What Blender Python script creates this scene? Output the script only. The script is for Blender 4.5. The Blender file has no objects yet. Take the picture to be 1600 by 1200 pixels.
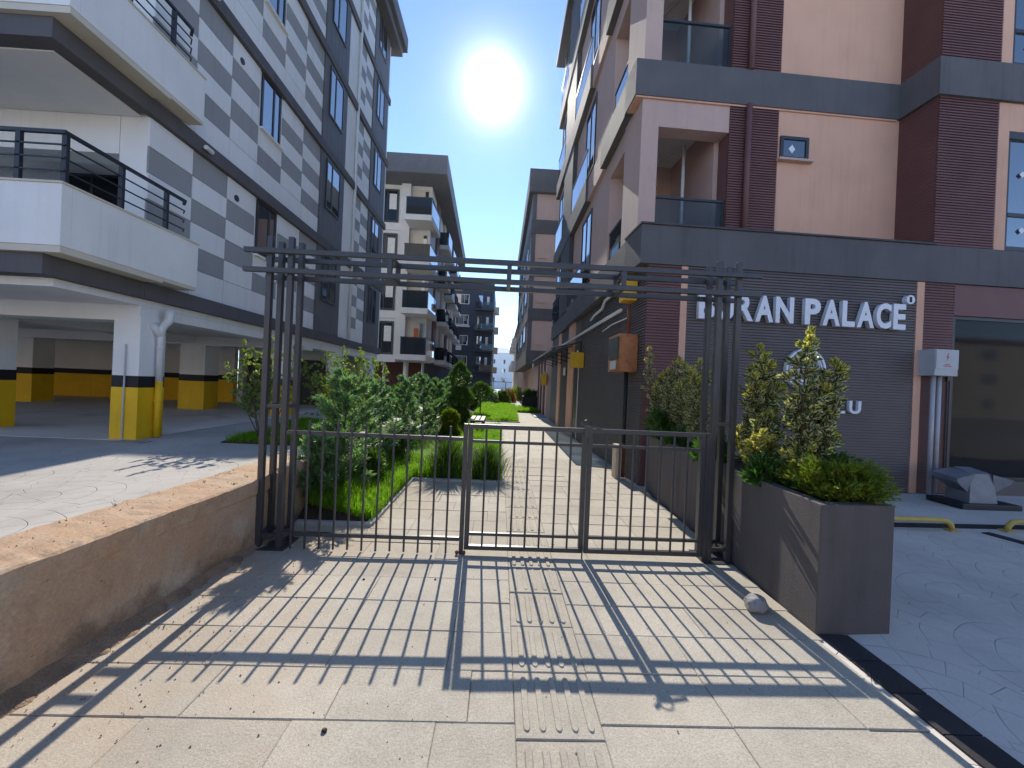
import bpy, bmesh, math, random
import numpy as np
from mathutils import Vector, Matrix

R = math.radians
rng = random.Random(7)
nrg = np.random.default_rng(11)
sc = bpy.context.scene
col = sc.collection

# ------------------------------------------------------------------ camera
CAM_H = 1.55
F_PX = 610.0
def camera_matrix(yaw, pitch, roll):
    f = Vector((math.sin(yaw)*math.cos(pitch), math.cos(yaw)*math.cos(pitch), math.sin(pitch)))
    r = Vector((math.cos(yaw), -math.sin(yaw), 0)); u = r.cross(f)
    r2 = r*math.cos(roll)+u*math.sin(roll); u2 = u*math.cos(roll)-r*math.sin(roll)
    m = Matrix((r2, u2, -f)).transposed().to_4x4()
    m.translation = (0, 0, CAM_H)
    return m
cd = bpy.data.cameras.new('camera'); cam = bpy.data.objects.new('camera', cd); col.objects.link(cam)
cd.sensor_width = 36; cd.lens = 36*F_PX/1600; cd.clip_start = .05; cd.clip_end = 2000
cam.matrix_world = camera_matrix(R(1.6927), R(-.0201), R(2.5))
sc.camera = cam

# ------------------------------------------------------------------ sky, sun, exposure
SUN_AZ, SUN_EL = R(-3.06), R(37.1)
w = bpy.data.worlds.new('World'); sc.world = w; w.use_nodes = True
wn = w.node_tree.nodes; wl = w.node_tree.links
sky = wn.new('ShaderNodeTexSky'); sky.sky_type = 'NISHITA'; sky.sun_disc = False
sky.sun_elevation = SUN_EL; sky.sun_rotation = SUN_AZ
sky.altitude = 1500; sky.air_density = .75; sky.dust_density = 0.0; sky.ozone_density = 2.2
wl.new(sky.outputs[0], wn['Background'].inputs[0]); wn['Background'].inputs[1].default_value = .15
sd = bpy.data.lights.new('sun', 'SUN'); sun = bpy.data.objects.new('sun', sd); col.objects.link(sun)
sd.energy = 2.8; sd.angle = R(.45); sd.color = (1, .94, .84)
sv = Vector((math.sin(SUN_AZ)*math.cos(SUN_EL), math.cos(SUN_AZ)*math.cos(SUN_EL), math.sin(SUN_EL)))
sun.rotation_euler = (-sv).to_track_quat('-Z', 'Y').to_euler(); sun.location = (0, 0, 60)
sc.view_settings.view_transform = 'Standard'; sc.view_settings.look = 'None'
sc.view_settings.gamma = 1; sc.view_settings.exposure = 1.25; sc.view_settings.use_curve_mapping = False
sc.cycles.max_bounces = 8; sc.cycles.transparent_max_bounces = 24
sc.cycles.use_denoising = True

# ------------------------------------------------------------------ materials
MATS = {}
def newmat(name):
    m = bpy.data.materials.new(name); m.use_nodes = True
    nt = m.node_tree; b = nt.nodes['Principled BSDF']
    MATS[name] = m
    return m, nt, b
def noise(nt, vec, scale, detail=4, rough=.55):
    n = nt.nodes.new('ShaderNodeTexNoise'); n.inputs['Scale'].default_value = scale
    n.inputs['Detail'].default_value = detail; n.inputs['Roughness'].default_value = rough
    if vec is not None: nt.links.new(vec, n.inputs['Vector'])
    return n
def math_(nt, op, a, b=None, clamp=False):
    n = nt.nodes.new('ShaderNodeMath'); n.operation = op; n.use_clamp = clamp
    for i, v in enumerate((a, b)):
        if v is None: continue
        if isinstance(v, (int, float)): n.inputs[i].default_value = v
        else: nt.links.new(v, n.inputs[i])
    return n.outputs[0]
def maprange(nt, v, a, b, c, d):
    n = nt.nodes.new('ShaderNodeMapRange'); nt.links.new(v, n.inputs[0])
    for i, x in enumerate((a, b, c, d)): n.inputs[i+1].default_value = x
    return n.outputs[0]
def mixc(nt, fac, a, b, mode='MIX'):
    n = nt.nodes.new('ShaderNodeMix'); n.data_type = 'RGBA'; n.blend_type = mode
    if isinstance(fac, (int, float)): n.inputs[0].default_value = fac
    else: nt.links.new(fac, n.inputs[0])
    for i, v in ((6, a), (7, b)):
        if isinstance(v, tuple): n.inputs[i].default_value = v if len(v) == 4 else v+(1,)
        else: nt.links.new(v, n.inputs[i])
    return n.outputs[2]
def pos(nt):
    return nt.nodes.new('ShaderNodeNewGeometry').outputs['Position']
def gray(nt, v):
    n = nt.nodes.new('ShaderNodeCombineColor')
    for i in range(3): nt.links.new(v, n.inputs[i])
    return n.outputs[0]
def surf(name, c, rough=.7, var=.12, scale=3., fine=.06, fscale=90., bump=.0, bscale=120., bdist=.01,
         spec=.3, metal=0., rnd=0., stain=None, stain_scale=1.2, stain_lo=.55, stain_hi=.75, ior=None, streak=0.):
    """plain painted / plastered / mineral surface: base colour with broad and fine mottling, relief and optional stains"""
    m, nt, b = newmat(name); p = pos(nt)
    n1 = noise(nt, p, scale, 5); n2 = noise(nt, p, fscale, 3)
    f1 = maprange(nt, n1.outputs[0], .3, .7, 1-var, 1+var)
    f2 = maprange(nt, n2.outputs[0], .3, .7, 1-fine, 1+fine)
    f = math_(nt, 'MULTIPLY', f1, f2)
    if rnd:
        oi = nt.nodes.new('ShaderNodeObjectInfo')
        f = math_(nt, 'MULTIPLY', f, maprange(nt, oi.outputs['Random'], 0, 1, 1-rnd, 1+rnd))
    if streak:      # rain streaks: noise drawn out vertically, patchy
        mp = nt.nodes.new('ShaderNodeMapping'); nt.links.new(p, mp.inputs[0]); mp.inputs['Scale'].default_value = (7, 7, .35)
        ns = noise(nt, mp.outputs[0], 1.6, 4, .6); nb_ = noise(nt, p, .7, 3)
        k = math_(nt, 'MULTIPLY', maprange(nt, ns.outputs[0], .50, .72, 0, 1), maprange(nt, nb_.outputs[0], .4, .65, .15, 1))
        f = math_(nt, 'MULTIPLY', f, math_(nt, 'SUBTRACT', 1., math_(nt, 'MULTIPLY', k, streak)))
    cc = mixc(nt, 1., c, gray(nt, f), 'MULTIPLY')
    if stain:
        n3 = noise(nt, p, stain_scale, 8, .65)
        cc = mixc(nt, maprange(nt, n3.outputs[0], stain_lo, stain_hi, 0, 1), cc, stain)
    nt.links.new(cc, b.inputs['Base Color'])
    b.inputs['Roughness'].default_value = rough; b.inputs['Metallic'].default_value = metal
    b.inputs['Specular IOR Level'].default_value = spec
    if ior: b.inputs['IOR'].default_value = ior
    if bump:
        n4 = noise(nt, p, bscale, 4, .6)
        bp = nt.nodes.new('ShaderNodeBump'); bp.inputs['Strength'].default_value = bump; bp.inputs['Distance'].default_value = bdist
        nt.links.new(n4.outputs[0], bp.inputs['Height']); nt.links.new(bp.outputs[0], b.inputs['Normal'])
    return m

surf('white_render', (.80, .785, .75), .8, .05, 1.5, .03, bump=.25, bscale=160, bdist=.004, streak=0.08)
surf('panel_white', (.80, .785, .76), .75, .04, 1.2, .03, bump=.2, bscale=160, bdist=.004, rnd=.03, streak=0.13)
surf('panel_grey', (.33, .325, .32), .75, .05, 1.2, .03, bump=.2, bscale=160, bdist=.004, rnd=.05, streak=0.13)
surf('cream_render', (.62, .56, .45), .8, .06, 1.5, .03)
surf('slate_render', (.075, .070, .073), .75, .10, 2, .06, bump=.4, bscale=140, bdist=.006)
surf('slate_band', (.118, .110, .112), .8, .10, 2, .06, bump=.5, bscale=130, bdist=.006, streak=0.22)
surf('slate_cladding', (.125, .118, .120), .6, .10, 2, .05)
surf('dark_roof', (.10, .10, .11), .7, .12, 2, .05)
surf('pink_render', (.68, .39, .265), .85, .06, 1.3, .05, bump=.55, bscale=110, bdist=.008, streak=0.12)
surf('pale_pink_render', (.62, .43, .36), .85, .05, 1.3, .04, bump=1., bscale=75, bdist=.02, streak=0.12)
surf('siding_maroon', (.16, .075, .068), .55, .10, 2, .08, spec=.3)
surf('siding_umber', (.125, .105, .10), .55, .10, 2, .08, spec=.35)
surf('gate_metal', (.050, .050, .054), .32, .10, 5, .05, spec=.5, bump=.08, bscale=60, bdist=.003)
surf('rail_metal', (.02, .022, .028), .45, .1, 5, .05, spec=.5)
surf('frame_metal', (.03, .033, .037), .45, .1, 4, .05, spec=.5)
surf('white_plastic', (.70, .70, .68), .4, .05, 4, .03, spec=.5)
surf('grey_plastic', (.42, .43, .44), .45, .06, 4, .04, spec=.5)
surf('black_paint', (.018, .017, .02), .6, .15, 3, .1)
surf('yellow_paint', (.80, .47, .012), .55, .08, 3, .05, streak=.15, stain=(.30, .20, .05), stain_scale=5, stain_lo=.64, stain_hi=.8, bump=.15, bscale=80, bdist=.004)
surf('dull_yellow', (.50, .38, .10), .6, .12, 5, .08)
surf('yellow_box', (.62, .36, .02), .5, .08, 6, .05)
surf('letter_face', (.72, .73, .76), .35, .03, 4, .02, spec=.5)
surf('planter_render', (.115, .100, .094), .85, .10, 2, .10, 160, bump=.9, bscale=170, bdist=.006, stain=(.14, .12, .10), stain_scale=3, stain_lo=.6, stain_hi=.85, streak=0.35)
surf('soil', (.055, .038, .025), .95, .3, 8, .2, bump=.8, bscale=50, bdist=.02)
surf('dirt', (.29, .195, .125), .95, .25, 5, .25, 120, bump=.9, bscale=90, bdist=.012)
surf('rusty_steel', (.34, .13, .045), .6, .18, 6, .12, stain=(.16, .05, .02), stain_scale=7, stain_lo=.52, stain_hi=.7, spec=.4)
surf('rust', (.16, .06, .03), .8, .3, 8, .2)
surf('sign_plate', (.045, .06, .055), .4, .1, 9, .05)
surf('old_concrete', (.42, .34, .26), .9, .14, 4, .1, bump=.6, bscale=50, bdist=.01, streak=0.2)
surf('rock_stone', (.26, .255, .25), .9, .25, 14, .15, bump=.9, bscale=60, bdist=.012)
surf('pale_concrete', (.44, .43, .41), .85, .10, 2, .08, bump=.4, bscale=90, bdist=.006)
surf('parking_concrete', (.64, .58, .52), .7, .10, 1.2, .05, stain=(.34, .32, .30), stain_scale=1.1, stain_lo=.55, stain_hi=.75)
surf('kerb_stone', (.38, .37, .34), .9, .14, 4, .1, bump=.4, bscale=80, bdist=.006)
surf('dark_tile', (.030, .026, .028), .8, .2, 6, .15, rnd=.25, bump=.4, bscale=80, bdist=.006)
surf('red_paint', (.50, .03, .03), .5, .05)
surf('brown_door', (.10, .035, .025), .5, .15, 3, .05)
surf('bark', (.11, .075, .05), .9, .25, 20, .2, bump=.6, bscale=60, bdist=.01)
surf('navy_render', (.055, .068, .095), .8, .08, 1, .04)
surf('block_white', (.60, .575, .535), .8, .06, 1.5, .03, streak=.15)
surf('far_white', (.70, .71, .72), .85, .05, .5, .03)
surf('far_beige', (.55, .47, .38), .85, .08, .5, .03)
surf('far_terracotta', (.20, .10, .08), .8, .1, 1, .05)
surf('curtain', (.62, .60, .55), .8, .1, 6, .04)
surf('orange_cloth', (.45, .12, .04), .8, .1, 6, .04)
surf('dim_interior', (.10, .10, .105), .9, .1, 2, .05)
surf('cardboard', (.30, .19, .11), .85, .1, 6, .05)
surf('weathered_steel', (.22, .235, .26), .5, .15, 6, .08, metal=.3, spec=.5)
surf('bench_wood', (.58, .54, .46), .7, .12, 12, .08)
surf('pipe_white', (.66, .66, .64), .4, .08, 6, .04, spec=.5)

def glass(name, c, tint_rough=.03, ior=1.9, alpha=None):
    m, nt, b = newmat(name); p = pos(nt)
    n = noise(nt, p, .9, 2)
    b.inputs['Base Color'].default_value = c+(1,); b.inputs['Roughness'].default_value = tint_rough
    b.inputs['IOR'].default_value = ior; b.inputs['Specular IOR Level'].default_value = .5
    bp = nt.nodes.new('ShaderNodeBump'); bp.inputs['Strength'].default_value = .06; bp.inputs['Distance'].default_value = .02
    nt.links.new(n.outputs[0], bp.inputs['Height']); nt.links.new(bp.outputs[0], b.inputs['Normal'])
    if alpha is not None:
        out = nt.nodes['Material Output']; tr = nt.nodes.new('ShaderNodeBsdfTransparent'); mx = nt.nodes.new('ShaderNodeMixShader')
        tr.inputs[0].default_value = (.80, .88, .92, 1); mx.inputs[0].default_value = alpha
        nt.links.new(tr.outputs[0], mx.inputs[1]); nt.links.new(b.outputs[0], mx.inputs[2]); nt.links.new(mx.outputs[0], out.inputs[0])
    return m
glass('window_glass', (.012, .018, .026), .03, 2.6)
glass('blue_glass', (.012, .02, .03), .02, 3.4)
glass('shop_glass', (.030, .027, .025), .05, 1.22, .72)
glass('rail_glass', (.05, .06, .06), .03, 1.6, .26)
glass('smoked_glass', (.010, .014, .02), .05, 1.42, .86)
glass('canopy_sheet', (.30, .32, .34), .12, 1.5, .6)

def slab_mat(name, c, rnd):
    m, nt, b = newmat(name); p = pos(nt)
    n1 = noise(nt, p, 1.3, 6); n2 = noise(nt, p, 95, 4, .7); n3 = noise(nt, p, 9, 5, .6); n5 = noise(nt, p, 300, 2, .6)
    f = math_(nt, 'MULTIPLY', maprange(nt, n1.outputs[0], .3, .7, .84, 1.10), maprange(nt, n2.outputs[0], .3, .7, .76, 1.16))
    f = math_(nt, 'MULTIPLY', f, maprange(nt, n3.outputs[0], .3, .7, .93, 1.06))
    f = math_(nt, 'MULTIPLY', f, maprange(nt, n5.outputs[0], .30, .44, .45, 1.0))
    oi = nt.nodes.new('ShaderNodeObjectInfo')
    f = math_(nt, 'MULTIPLY', f, maprange(nt, oi.outputs['Random'], 0, 1, 1-rnd, 1+rnd))
    cc = mixc(nt, 1., c, gray(nt, f), 'MULTIPLY')
    # reddish soil dust: strongest along the retaining wall side, blotchy
    sx = nt.nodes.new('ShaderNodeSeparateXYZ'); nt.links.new(p, sx.inputs[0])
    n4 = noise(nt, p, 1.7, 7, .65)
    d = math_(nt, 'MULTIPLY', maprange(nt, sx.outputs[0], -2.2, -.6, 1, .15), maprange(nt, n4.outputs[0], .34, .66, 0, .85), True)
    cc = mixc(nt, d, cc, (.44, .31, .20))
    nt.links.new(cc, b.inputs['Base Color']); b.inputs['Roughness'].default_value = .9; b.inputs['Specular IOR Level'].default_value = .2
    bp = nt.nodes.new('ShaderNodeBump'); bp.inputs['Strength'].default_value = .55; bp.inputs['Distance'].default_value = .006
    nt.links.new(n2.outputs[0], bp.inputs['Height']); nt.links.new(bp.outputs[0], b.inputs['Normal'])
slab_mat('slab', (.445, .405, .335), .06)
slab_mat('tactile', (.43, .39, .32), .05)
surf('joint_bed', (.26, .21, .15), .95, .25, 6, .2)

def far_paving(name):
    m, nt, b = newmat(name); p = pos(nt)
    br = nt.nodes.new('ShaderNodeTexBrick'); nt.links.new(p, br.inputs['Vector'])
    br.inputs['Scale'].default_value = 1; br.inputs['Brick Width'].default_value = .65; br.inputs['Row Height'].default_value = .325
    br.inputs['Mortar Size'].default_value = .006
    br.inputs['Color1'].default_value = (.44, .405, .34, 1); br.inputs['Color2'].default_value = (.48, .445, .375, 1); br.inputs['Mortar'].default_value = (.27, .23, .18, 1)
    n = noise(nt, p, 2, 5); n2 = noise(nt, p, 90, 3)
    f = math_(nt, 'MULTIPLY', maprange(nt, n.outputs[0], .3, .7, .9, 1.08), maprange(nt, n2.outputs[0], .3, .7, .9, 1.08))
    nt.links.new(mixc(nt, 1., br.outputs[0], gray(nt, f), 'MULTIPLY'), b.inputs['Base Color']); b.inputs['Roughness'].default_value = .9
    b.inputs['Specular IOR Level'].default_value = .2
far_paving('far_slabs')

def stamped(name, c, joint, cell, ang=0.):
    """concrete pressed with a fan-cobble stamp: grooves are relief plus the dirt lying in them"""
    m, nt, b = newmat(name); p = pos(nt)
    mp = nt.nodes.new('ShaderNodeMapping'); nt.links.new(p, mp.inputs[0]); mp.inputs['Rotation'].default_value = (0, 0, ang)
    wob = noise(nt, p, 1.1, 3)
    av = nt.nodes.new('ShaderNodeVectorMath'); av.operation = 'MULTIPLY_ADD'
    nt.links.new(wob.outputs['Color'], av.inputs[0]); av.inputs[1].default_value = (.16, .16, 0); nt.links.new(mp.outputs[0], av.inputs[2])
    s = nt.nodes.new('ShaderNodeSeparateXYZ'); nt.links.new(av.outputs[0], s.inputs[0])
    X = math_(nt, 'DIVIDE', s.outputs[0], cell); Y = math_(nt, 'DIVIDE', s.outputs[1], cell*.55)
    row = math_(nt, 'FLOOR', Y); par = math_(nt, 'FLOORED_MODULO', row, 2)
    Xo = math_(nt, 'ADD', X, math_(nt, 'MULTIPLY', par, .5))
    a = math_(nt, 'SUBTRACT', math_(nt, 'FRACT', Xo), .5)
    bb = math_(nt, 'MULTIPLY', math_(nt, 'FRACT', Y), .55)
    d = math_(nt, 'SQRT', math_(nt, 'ADD', math_(nt, 'MULTIPLY', a, a), math_(nt, 'MULTIPLY', bb, bb)))
    rr = math_(nt, 'MULTIPLY', d, 6.5); ring = math_(nt, 'FLOOR', rr); rf = math_(nt, 'FRACT', rr)
    e1 = math_(nt, 'ABSOLUTE', math_(nt, 'SUBTRACT', rf, .5))
    l1 = maprange(nt, e1, .475, .497, 0, 1)
    an = math_(nt, 'ARCTAN2', bb, a)
    cnt = math_(nt, 'ADD', math_(nt, 'MULTIPLY', ring, 2.), 3.)
    tf = math_(nt, 'FRACT', math_(nt, 'ADD', math_(nt, 'MULTIPLY', math_(nt, 'DIVIDE', an, math.pi), cnt), math_(nt, 'MULTIPLY', ring, .37)))
    e2 = math_(nt, 'ABSOLUTE', math_(nt, 'SUBTRACT', tf, .5))
    l2 = maprange(nt, e2, .478, .496, 0, 1)
    fade = noise(nt, p, 2.3, 4)
    ln = math_(nt, 'MULTIPLY', math_(nt, 'MAXIMUM', l1, math_(nt, 'MULTIPLY', l2, .8)), maprange(nt, fade.outputs[0], .34, .55, .12, 1))
    n1 = noise(nt, p, 1.2, 5); n2 = noise(nt, p, 80, 3)
    f = math_(nt, 'MULTIPLY', maprange(nt, n1.outputs[0], .3, .7, .9, 1.08), maprange(nt, n2.outputs[0], .3, .7, .93, 1.06))
    cc = mixc(nt, 1., c, gray(nt, f), 'MULTIPLY')
    bl = noise(nt, p, .55, 8, .68)
    cc = mixc(nt, maprange(nt, bl.outputs[0], .50, .70, 0, .42), cc, joint)
    cc = mixc(nt, math_(nt, 'MULTIPLY', ln, .5), cc, joint)
    nt.links.new(cc, b.inputs['Base Color']); b.inputs['Roughness'].default_value = .8; b.inputs['Specular IOR Level'].default_value = .25
    bp = nt.nodes.new('ShaderNodeBump'); bp.inputs['Strength'].default_value = .6; bp.inputs['Distance'].default_value = .012
    nt.links.new(math_(nt, 'MULTIPLY', ln, -1.), bp.inputs['Height']); nt.links.new(bp.outputs[0], b.inputs['Normal'])
stamped('stamped_light', (.41, .38, .34), (.19, .16, .13), 1.15, R(20))
stamped('stamped_grey', (.60, .55, .49), (.30, .275, .245), 1.15, R(-15))

def wall_concrete(name):
    m, nt, b = newmat(name); p = pos(nt)
    n1 = noise(nt, p, 1.6, 7, .62); n2 = noise(nt, p, 70, 4); n3 = noise(nt, p, 5, 6, .6)
    cc = mixc(nt, maprange(nt, n1.outputs[0], .34, .64, 0, 1), (.45, .34, .24), (.43, .265, .155))
    cc = mixc(nt, maprange(nt, n3.outputs[0], .50, .75, 0, .7), cc, (.30, .20, .13))
    sp = noise(nt, p, 26, 3, .5)
    cc = mixc(nt, maprange(nt, sp.outputs[0], .70, .76, 0, .85), cc, (.10, .07, .05))
    sz = nt.nodes.new('ShaderNodeSeparateXYZ'); nt.links.new(p, sz.inputs[0])
    n7 = noise(nt, p, 3.2, 7, .65)
    damp = math_(nt, 'ADD', sz.outputs[2], maprange(nt, n7.outputs[0], .3, .7, -.16, .16))
    cc = mixc(nt, maprange(nt, damp, .02, .15, .75, 0), cc, (.16, .105, .07))
    n8 = noise(nt, p, 2.4, 6, .6)
    cc = mixc(nt, maprange(nt, n8.outputs[0], .54, .66, 0, .6), cc, (.50, .42, .32))
    cc = mixc(nt, 1., cc, gray(nt, maprange(nt, n2.outputs[0], .3, .7, .86, 1.12)), 'MULTIPLY')
    nt.links.new(cc, b.inputs['Base Color']); b.inputs['Roughness'].default_value = .92; b.inputs['Specular IOR Level'].default_value = .15
    bp = nt.nodes.new('ShaderNodeBump'); bp.inputs['Strength'].default_value = .7; bp.inputs['Distance'].default_value = .012
    n6 = noise(nt, p, 35, 7, .65)
    nt.links.new(n6.outputs[0], bp.inputs['Height']); nt.links.new(bp.outputs[0], b.inputs['Normal'])
wall_concrete('dusty_wall')

def leafmat(name, c1, c2, trans=.45, rough=.45, margin=None, tcol=None):
    """leaf: colour varies leaf by leaf (rnd); optional pale margin read from the leaf's own uv; light passes through"""
    m, nt, b = newmat(name)
    at = nt.nodes.new('ShaderNodeAttribute'); at.attribute_name = 'rnd'
    cc = mixc(nt, at.outputs['Fac'], c1, c2)
    if margin:
        uv = nt.nodes.new('ShaderNodeUVMap'); s = nt.nodes.new('ShaderNodeSeparateXYZ'); nt.links.new(uv.outputs[0], s.inputs[0])
        e = math_(nt, 'ABSOLUTE', math_(nt, 'SUBTRACT', s.outputs[0], .5))
        k = math_(nt, 'ADD', e, math_(nt, 'MULTIPLY', at.outputs['Fac'], .16))
        cc = mixc(nt, maprange(nt, k, .26, .36, 0, 1), cc, margin)
    nt.links.new(cc, b.inputs['Base Color']); b.inputs['Roughness'].default_value = rough; b.inputs['Specular IOR Level'].default_value = .4
    tr = nt.nodes.new('ShaderNodeBsdfTranslucent')
    nt.links.new(mixc(nt, 1., cc, tcol or (1.25, 1.35, .6), 'MULTIPLY'), tr.inputs[0])
    mx = nt.nodes.new('ShaderNodeMixShader'); mx.inputs[0].default_value = trans
    out = nt.nodes['Material Output']
    nt.links.new(b.outputs[0], mx.inputs[1]); nt.links.new(tr.outputs[0], mx.inputs[2]); nt.links.new(mx.outputs[0], out.inputs[0])
leafmat('grass_blade', (.11, .24, .012), (.23, .40, .025), .62, .65)
leafmat('dark_grass_blade', (.03, .075, .012), (.07, .13, .02), .35, .7)
leafmat('conifer_blue', (.10, .18, .085), (.20, .30, .13), .5, tcol=(1.1, 1.3, .8))
leafmat('conifer_green', (.045, .10, .02), (.10, .18, .035), .38)
leafmat('golden_conifer', (.07, .15, .012), (.20, .21, .02), .42)
leafmat('privet_leaf', (.10, .17, .04), (.30, .36, .12), .5, .3)
leafmat('variegated_leaf', (.045, .085, .03), (.10, .13, .05), .33, .3, margin=(.66, .62, .34), tcol=(1.05, 1.12, .75))
leafmat('yellow_variegated_leaf', (.16, .19, .03), (.34, .32, .05), .42, .35, margin=(.74, .66, .24), tcol=(1.1, 1.15, .7))
leafmat('green_leaf', (.035, .09, .018), (.07, .16, .03), .4, .3)
leafmat('rust_leaf', (.18, .10, .04), (.32, .17, .07), .4)

# ------------------------------------------------------------------ mesh helpers
def world_off(parent):
    o = Vector((0, 0, 0))
    while parent is not None:
        o += parent.location; parent = parent.parent
    return o
def link(name, me, parent=None):
    o = bpy.data.objects.new(name, me); col.objects.link(o)
    if parent is not None: o.parent = parent
    return o
def root(name, label, cat, loc=(0, 0, 0), group=None):
    o = bpy.data.objects.new(name, None); col.objects.link(o); o.location = loc; o.empty_display_size = .1
    o['label'] = label; o['category'] = cat
    if group: o['group'] = group
    return o
def tag(o, label, cat, group=None):
    o['label'] = label; o['category'] = cat
    if group: o['group'] = group
    return o
def structure(o): o['kind'] = 'structure'; return o
def stuff(o): o['kind'] = 'stuff'; return o

class MB:
    def __init__(s, T=None): s.v = []; s.f = []; s.T = T
    def add(s, vs, fs):
        k = len(s.v)
        s.v += [tuple(s.T @ Vector(p)) if s.T is not None else tuple(p) for p in vs]
        s.f += [tuple(k+i for i in f) for f in fs]
        return s
    def box(s, x0, x1, y0, y1, z0, z1):
        return s.add([(x0, y0, z0), (x1, y0, z0), (x1, y1, z0), (x0, y1, z0), (x0, y0, z1), (x1, y0, z1), (x1, y1, z1), (x0, y1, z1)],
                     [(3, 2, 1, 0), (4, 5, 6, 7), (0, 1, 5, 4), (1, 2, 6, 5), (2, 3, 7, 6), (3, 0, 4, 7)])
    def prism(s, pts, z0, z1):
        n = len(pts)
        return s.add([(x, y, z0) for x, y in pts]+[(x, y, z1) for x, y in pts],
                     [tuple(range(n-1, -1, -1)), tuple(range(n, 2*n))]+[(i, (i+1) % n, n+(i+1) % n, n+i) for i in range(n)])
    def quad(s, a, b, c, d): return s.add([a, b, c, d], [(0, 1, 2, 3)])
    def tube(s, path, r, n=8, caps=True, closed=False):
        path = [Vector(p) for p in path]; m = len(path); rs = r if isinstance(r, (list, tuple)) else [r]*m
        vs = []; up = None
        for i, p in enumerate(path):
            if closed: d = (path[(i+1) % m]-path[i-1])
            else: d = (path[min(i+1, m-1)]-path[max(i-1, 0)])
            d.normalize()
            if up is None: up = Vector((0, 0, 1)) if abs(d.z) < .9 else Vector((1, 0, 0))
            a = d.cross(up); a.normalize(); b = a.cross(d); b.normalize(); up = b
            for k in range(n):
                t = 2*math.pi*(k+.5)/n; vs.append(p+(a*math.cos(t)+b*math.sin(t))*rs[i])
        fs = []
        for i in range(m if closed else m-1):
            j = (i+1) % m
            for k in range(n): fs.append((i*n+k, i*n+(k+1) % n, j*n+(k+1) % n, j*n+k))
        if caps and not closed: fs += [tuple(range(n-1, -1, -1)), tuple((m-1)*n+k for k in range(n))]
        return s.add(vs, fs)
    def bar(s, a, b, w, h=None):      # rectangular bar between two points
        a = Vector(a); b = Vector(b); d = (b-a).normalized(); h = h or w
        up = Vector((0, 0, 1)) if abs(d.z) < .9 else Vector((0, 1, 0))
        x = d.cross(up).normalized(); y = x.cross(d)
        vs = [p+x*(i*w/2)+y*(j*h/2) for p in (a, b) for i, j in ((-1, -1), (1, -1), (1, 1), (-1, 1))]
        return s.add(vs, [(3, 2, 1, 0), (4, 5, 6, 7)]+[(i, (i+1) % 4, 4+(i+1) % 4, 4+i) for i in range(4)])
    def lathe(s, c, prof, n=16):
        vs = []; m = len(prof)
        for r, z in prof:
            for k in range(n): t = 2*math.pi*k/n; vs.append((c[0]+r*math.cos(t), c[1]+r*math.sin(t), c[2]+z))
        fs = [(i*n+k, i*n+(k+1) % n, (i+1)*n+(k+1) % n, (i+1)*n+k) for i in range(m-1) for k in range(n)]
        fs += [tuple(range(n-1, -1, -1)), tuple((m-1)*n+k for k in range(n))]
        return s.add(vs, fs)
    def build(s, name, mat, parent=None, smooth=False, bevel=0, seg=2):
        off = world_off(parent)
        me = bpy.data.meshes.new(name)
        me.from_pydata([(x-off.x, y-off.y, z-off.z) for x, y, z in s.v], [], s.f)
        bm = bmesh.new(); bm.from_mesh(me); bmesh.ops.recalc_face_normals(bm, faces=bm.faces)
        if bevel: bmesh.ops.bevel(bm, geom=list(bm.edges), offset=bevel, segments=seg, profile=.7, affect='EDGES', clamp_overlap=True)
        bm.to_mesh(me); bm.free()
        if smooth:
            for p in me.polygons: p.use_smooth = True
        me.materials.append(MATS[mat]); me.update()
        return link(name, me, parent)
def B(name, mat, parent, *a, T=None, bevel=0):
    return MB(T).box(*a).build(name, mat, parent, bevel=bevel)

def quads_object(name, V, UV, RND, mat, parent=None):
    """V: (n,4,3) world positions; one quad per leaf/blade piece"""
    n = len(V); off = np.array(world_off(parent)); V = V-off
    me = bpy.data.meshes.new(name)
    me.vertices.add(n*4); me.vertices.foreach_set('co', np.ascontiguousarray(V.reshape(-1), dtype=np.float32))
    me.loops.add(n*4); me.loops.foreach_set('vertex_index', np.arange(n*4, dtype=np.int32))
    me.polygons.add(n); me.polygons.foreach_set('loop_start', np.arange(0, n*4, 4, dtype=np.int32))
    me.polygons.foreach_set('loop_total', np.full(n, 4, dtype=np.int32))
    at = me.attributes.new('rnd', 'FLOAT', 'POINT'); at.data.foreach_set('value', np.repeat(RND, 4).astype(np.float32))
    if UV is not None:
        ul = me.uv_layers.new(name='UVMap'); ul.data.foreach_set('uv', np.ascontiguousarray(UV.reshape(-1), dtype=np.float32))
    me.materials.append(MATS[mat]); me.update(); me.validate()
    return link(name, me, parent)
def unit(a): return a/np.maximum(np.linalg.norm(a, axis=-1, keepdims=True), 1e-9)
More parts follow.
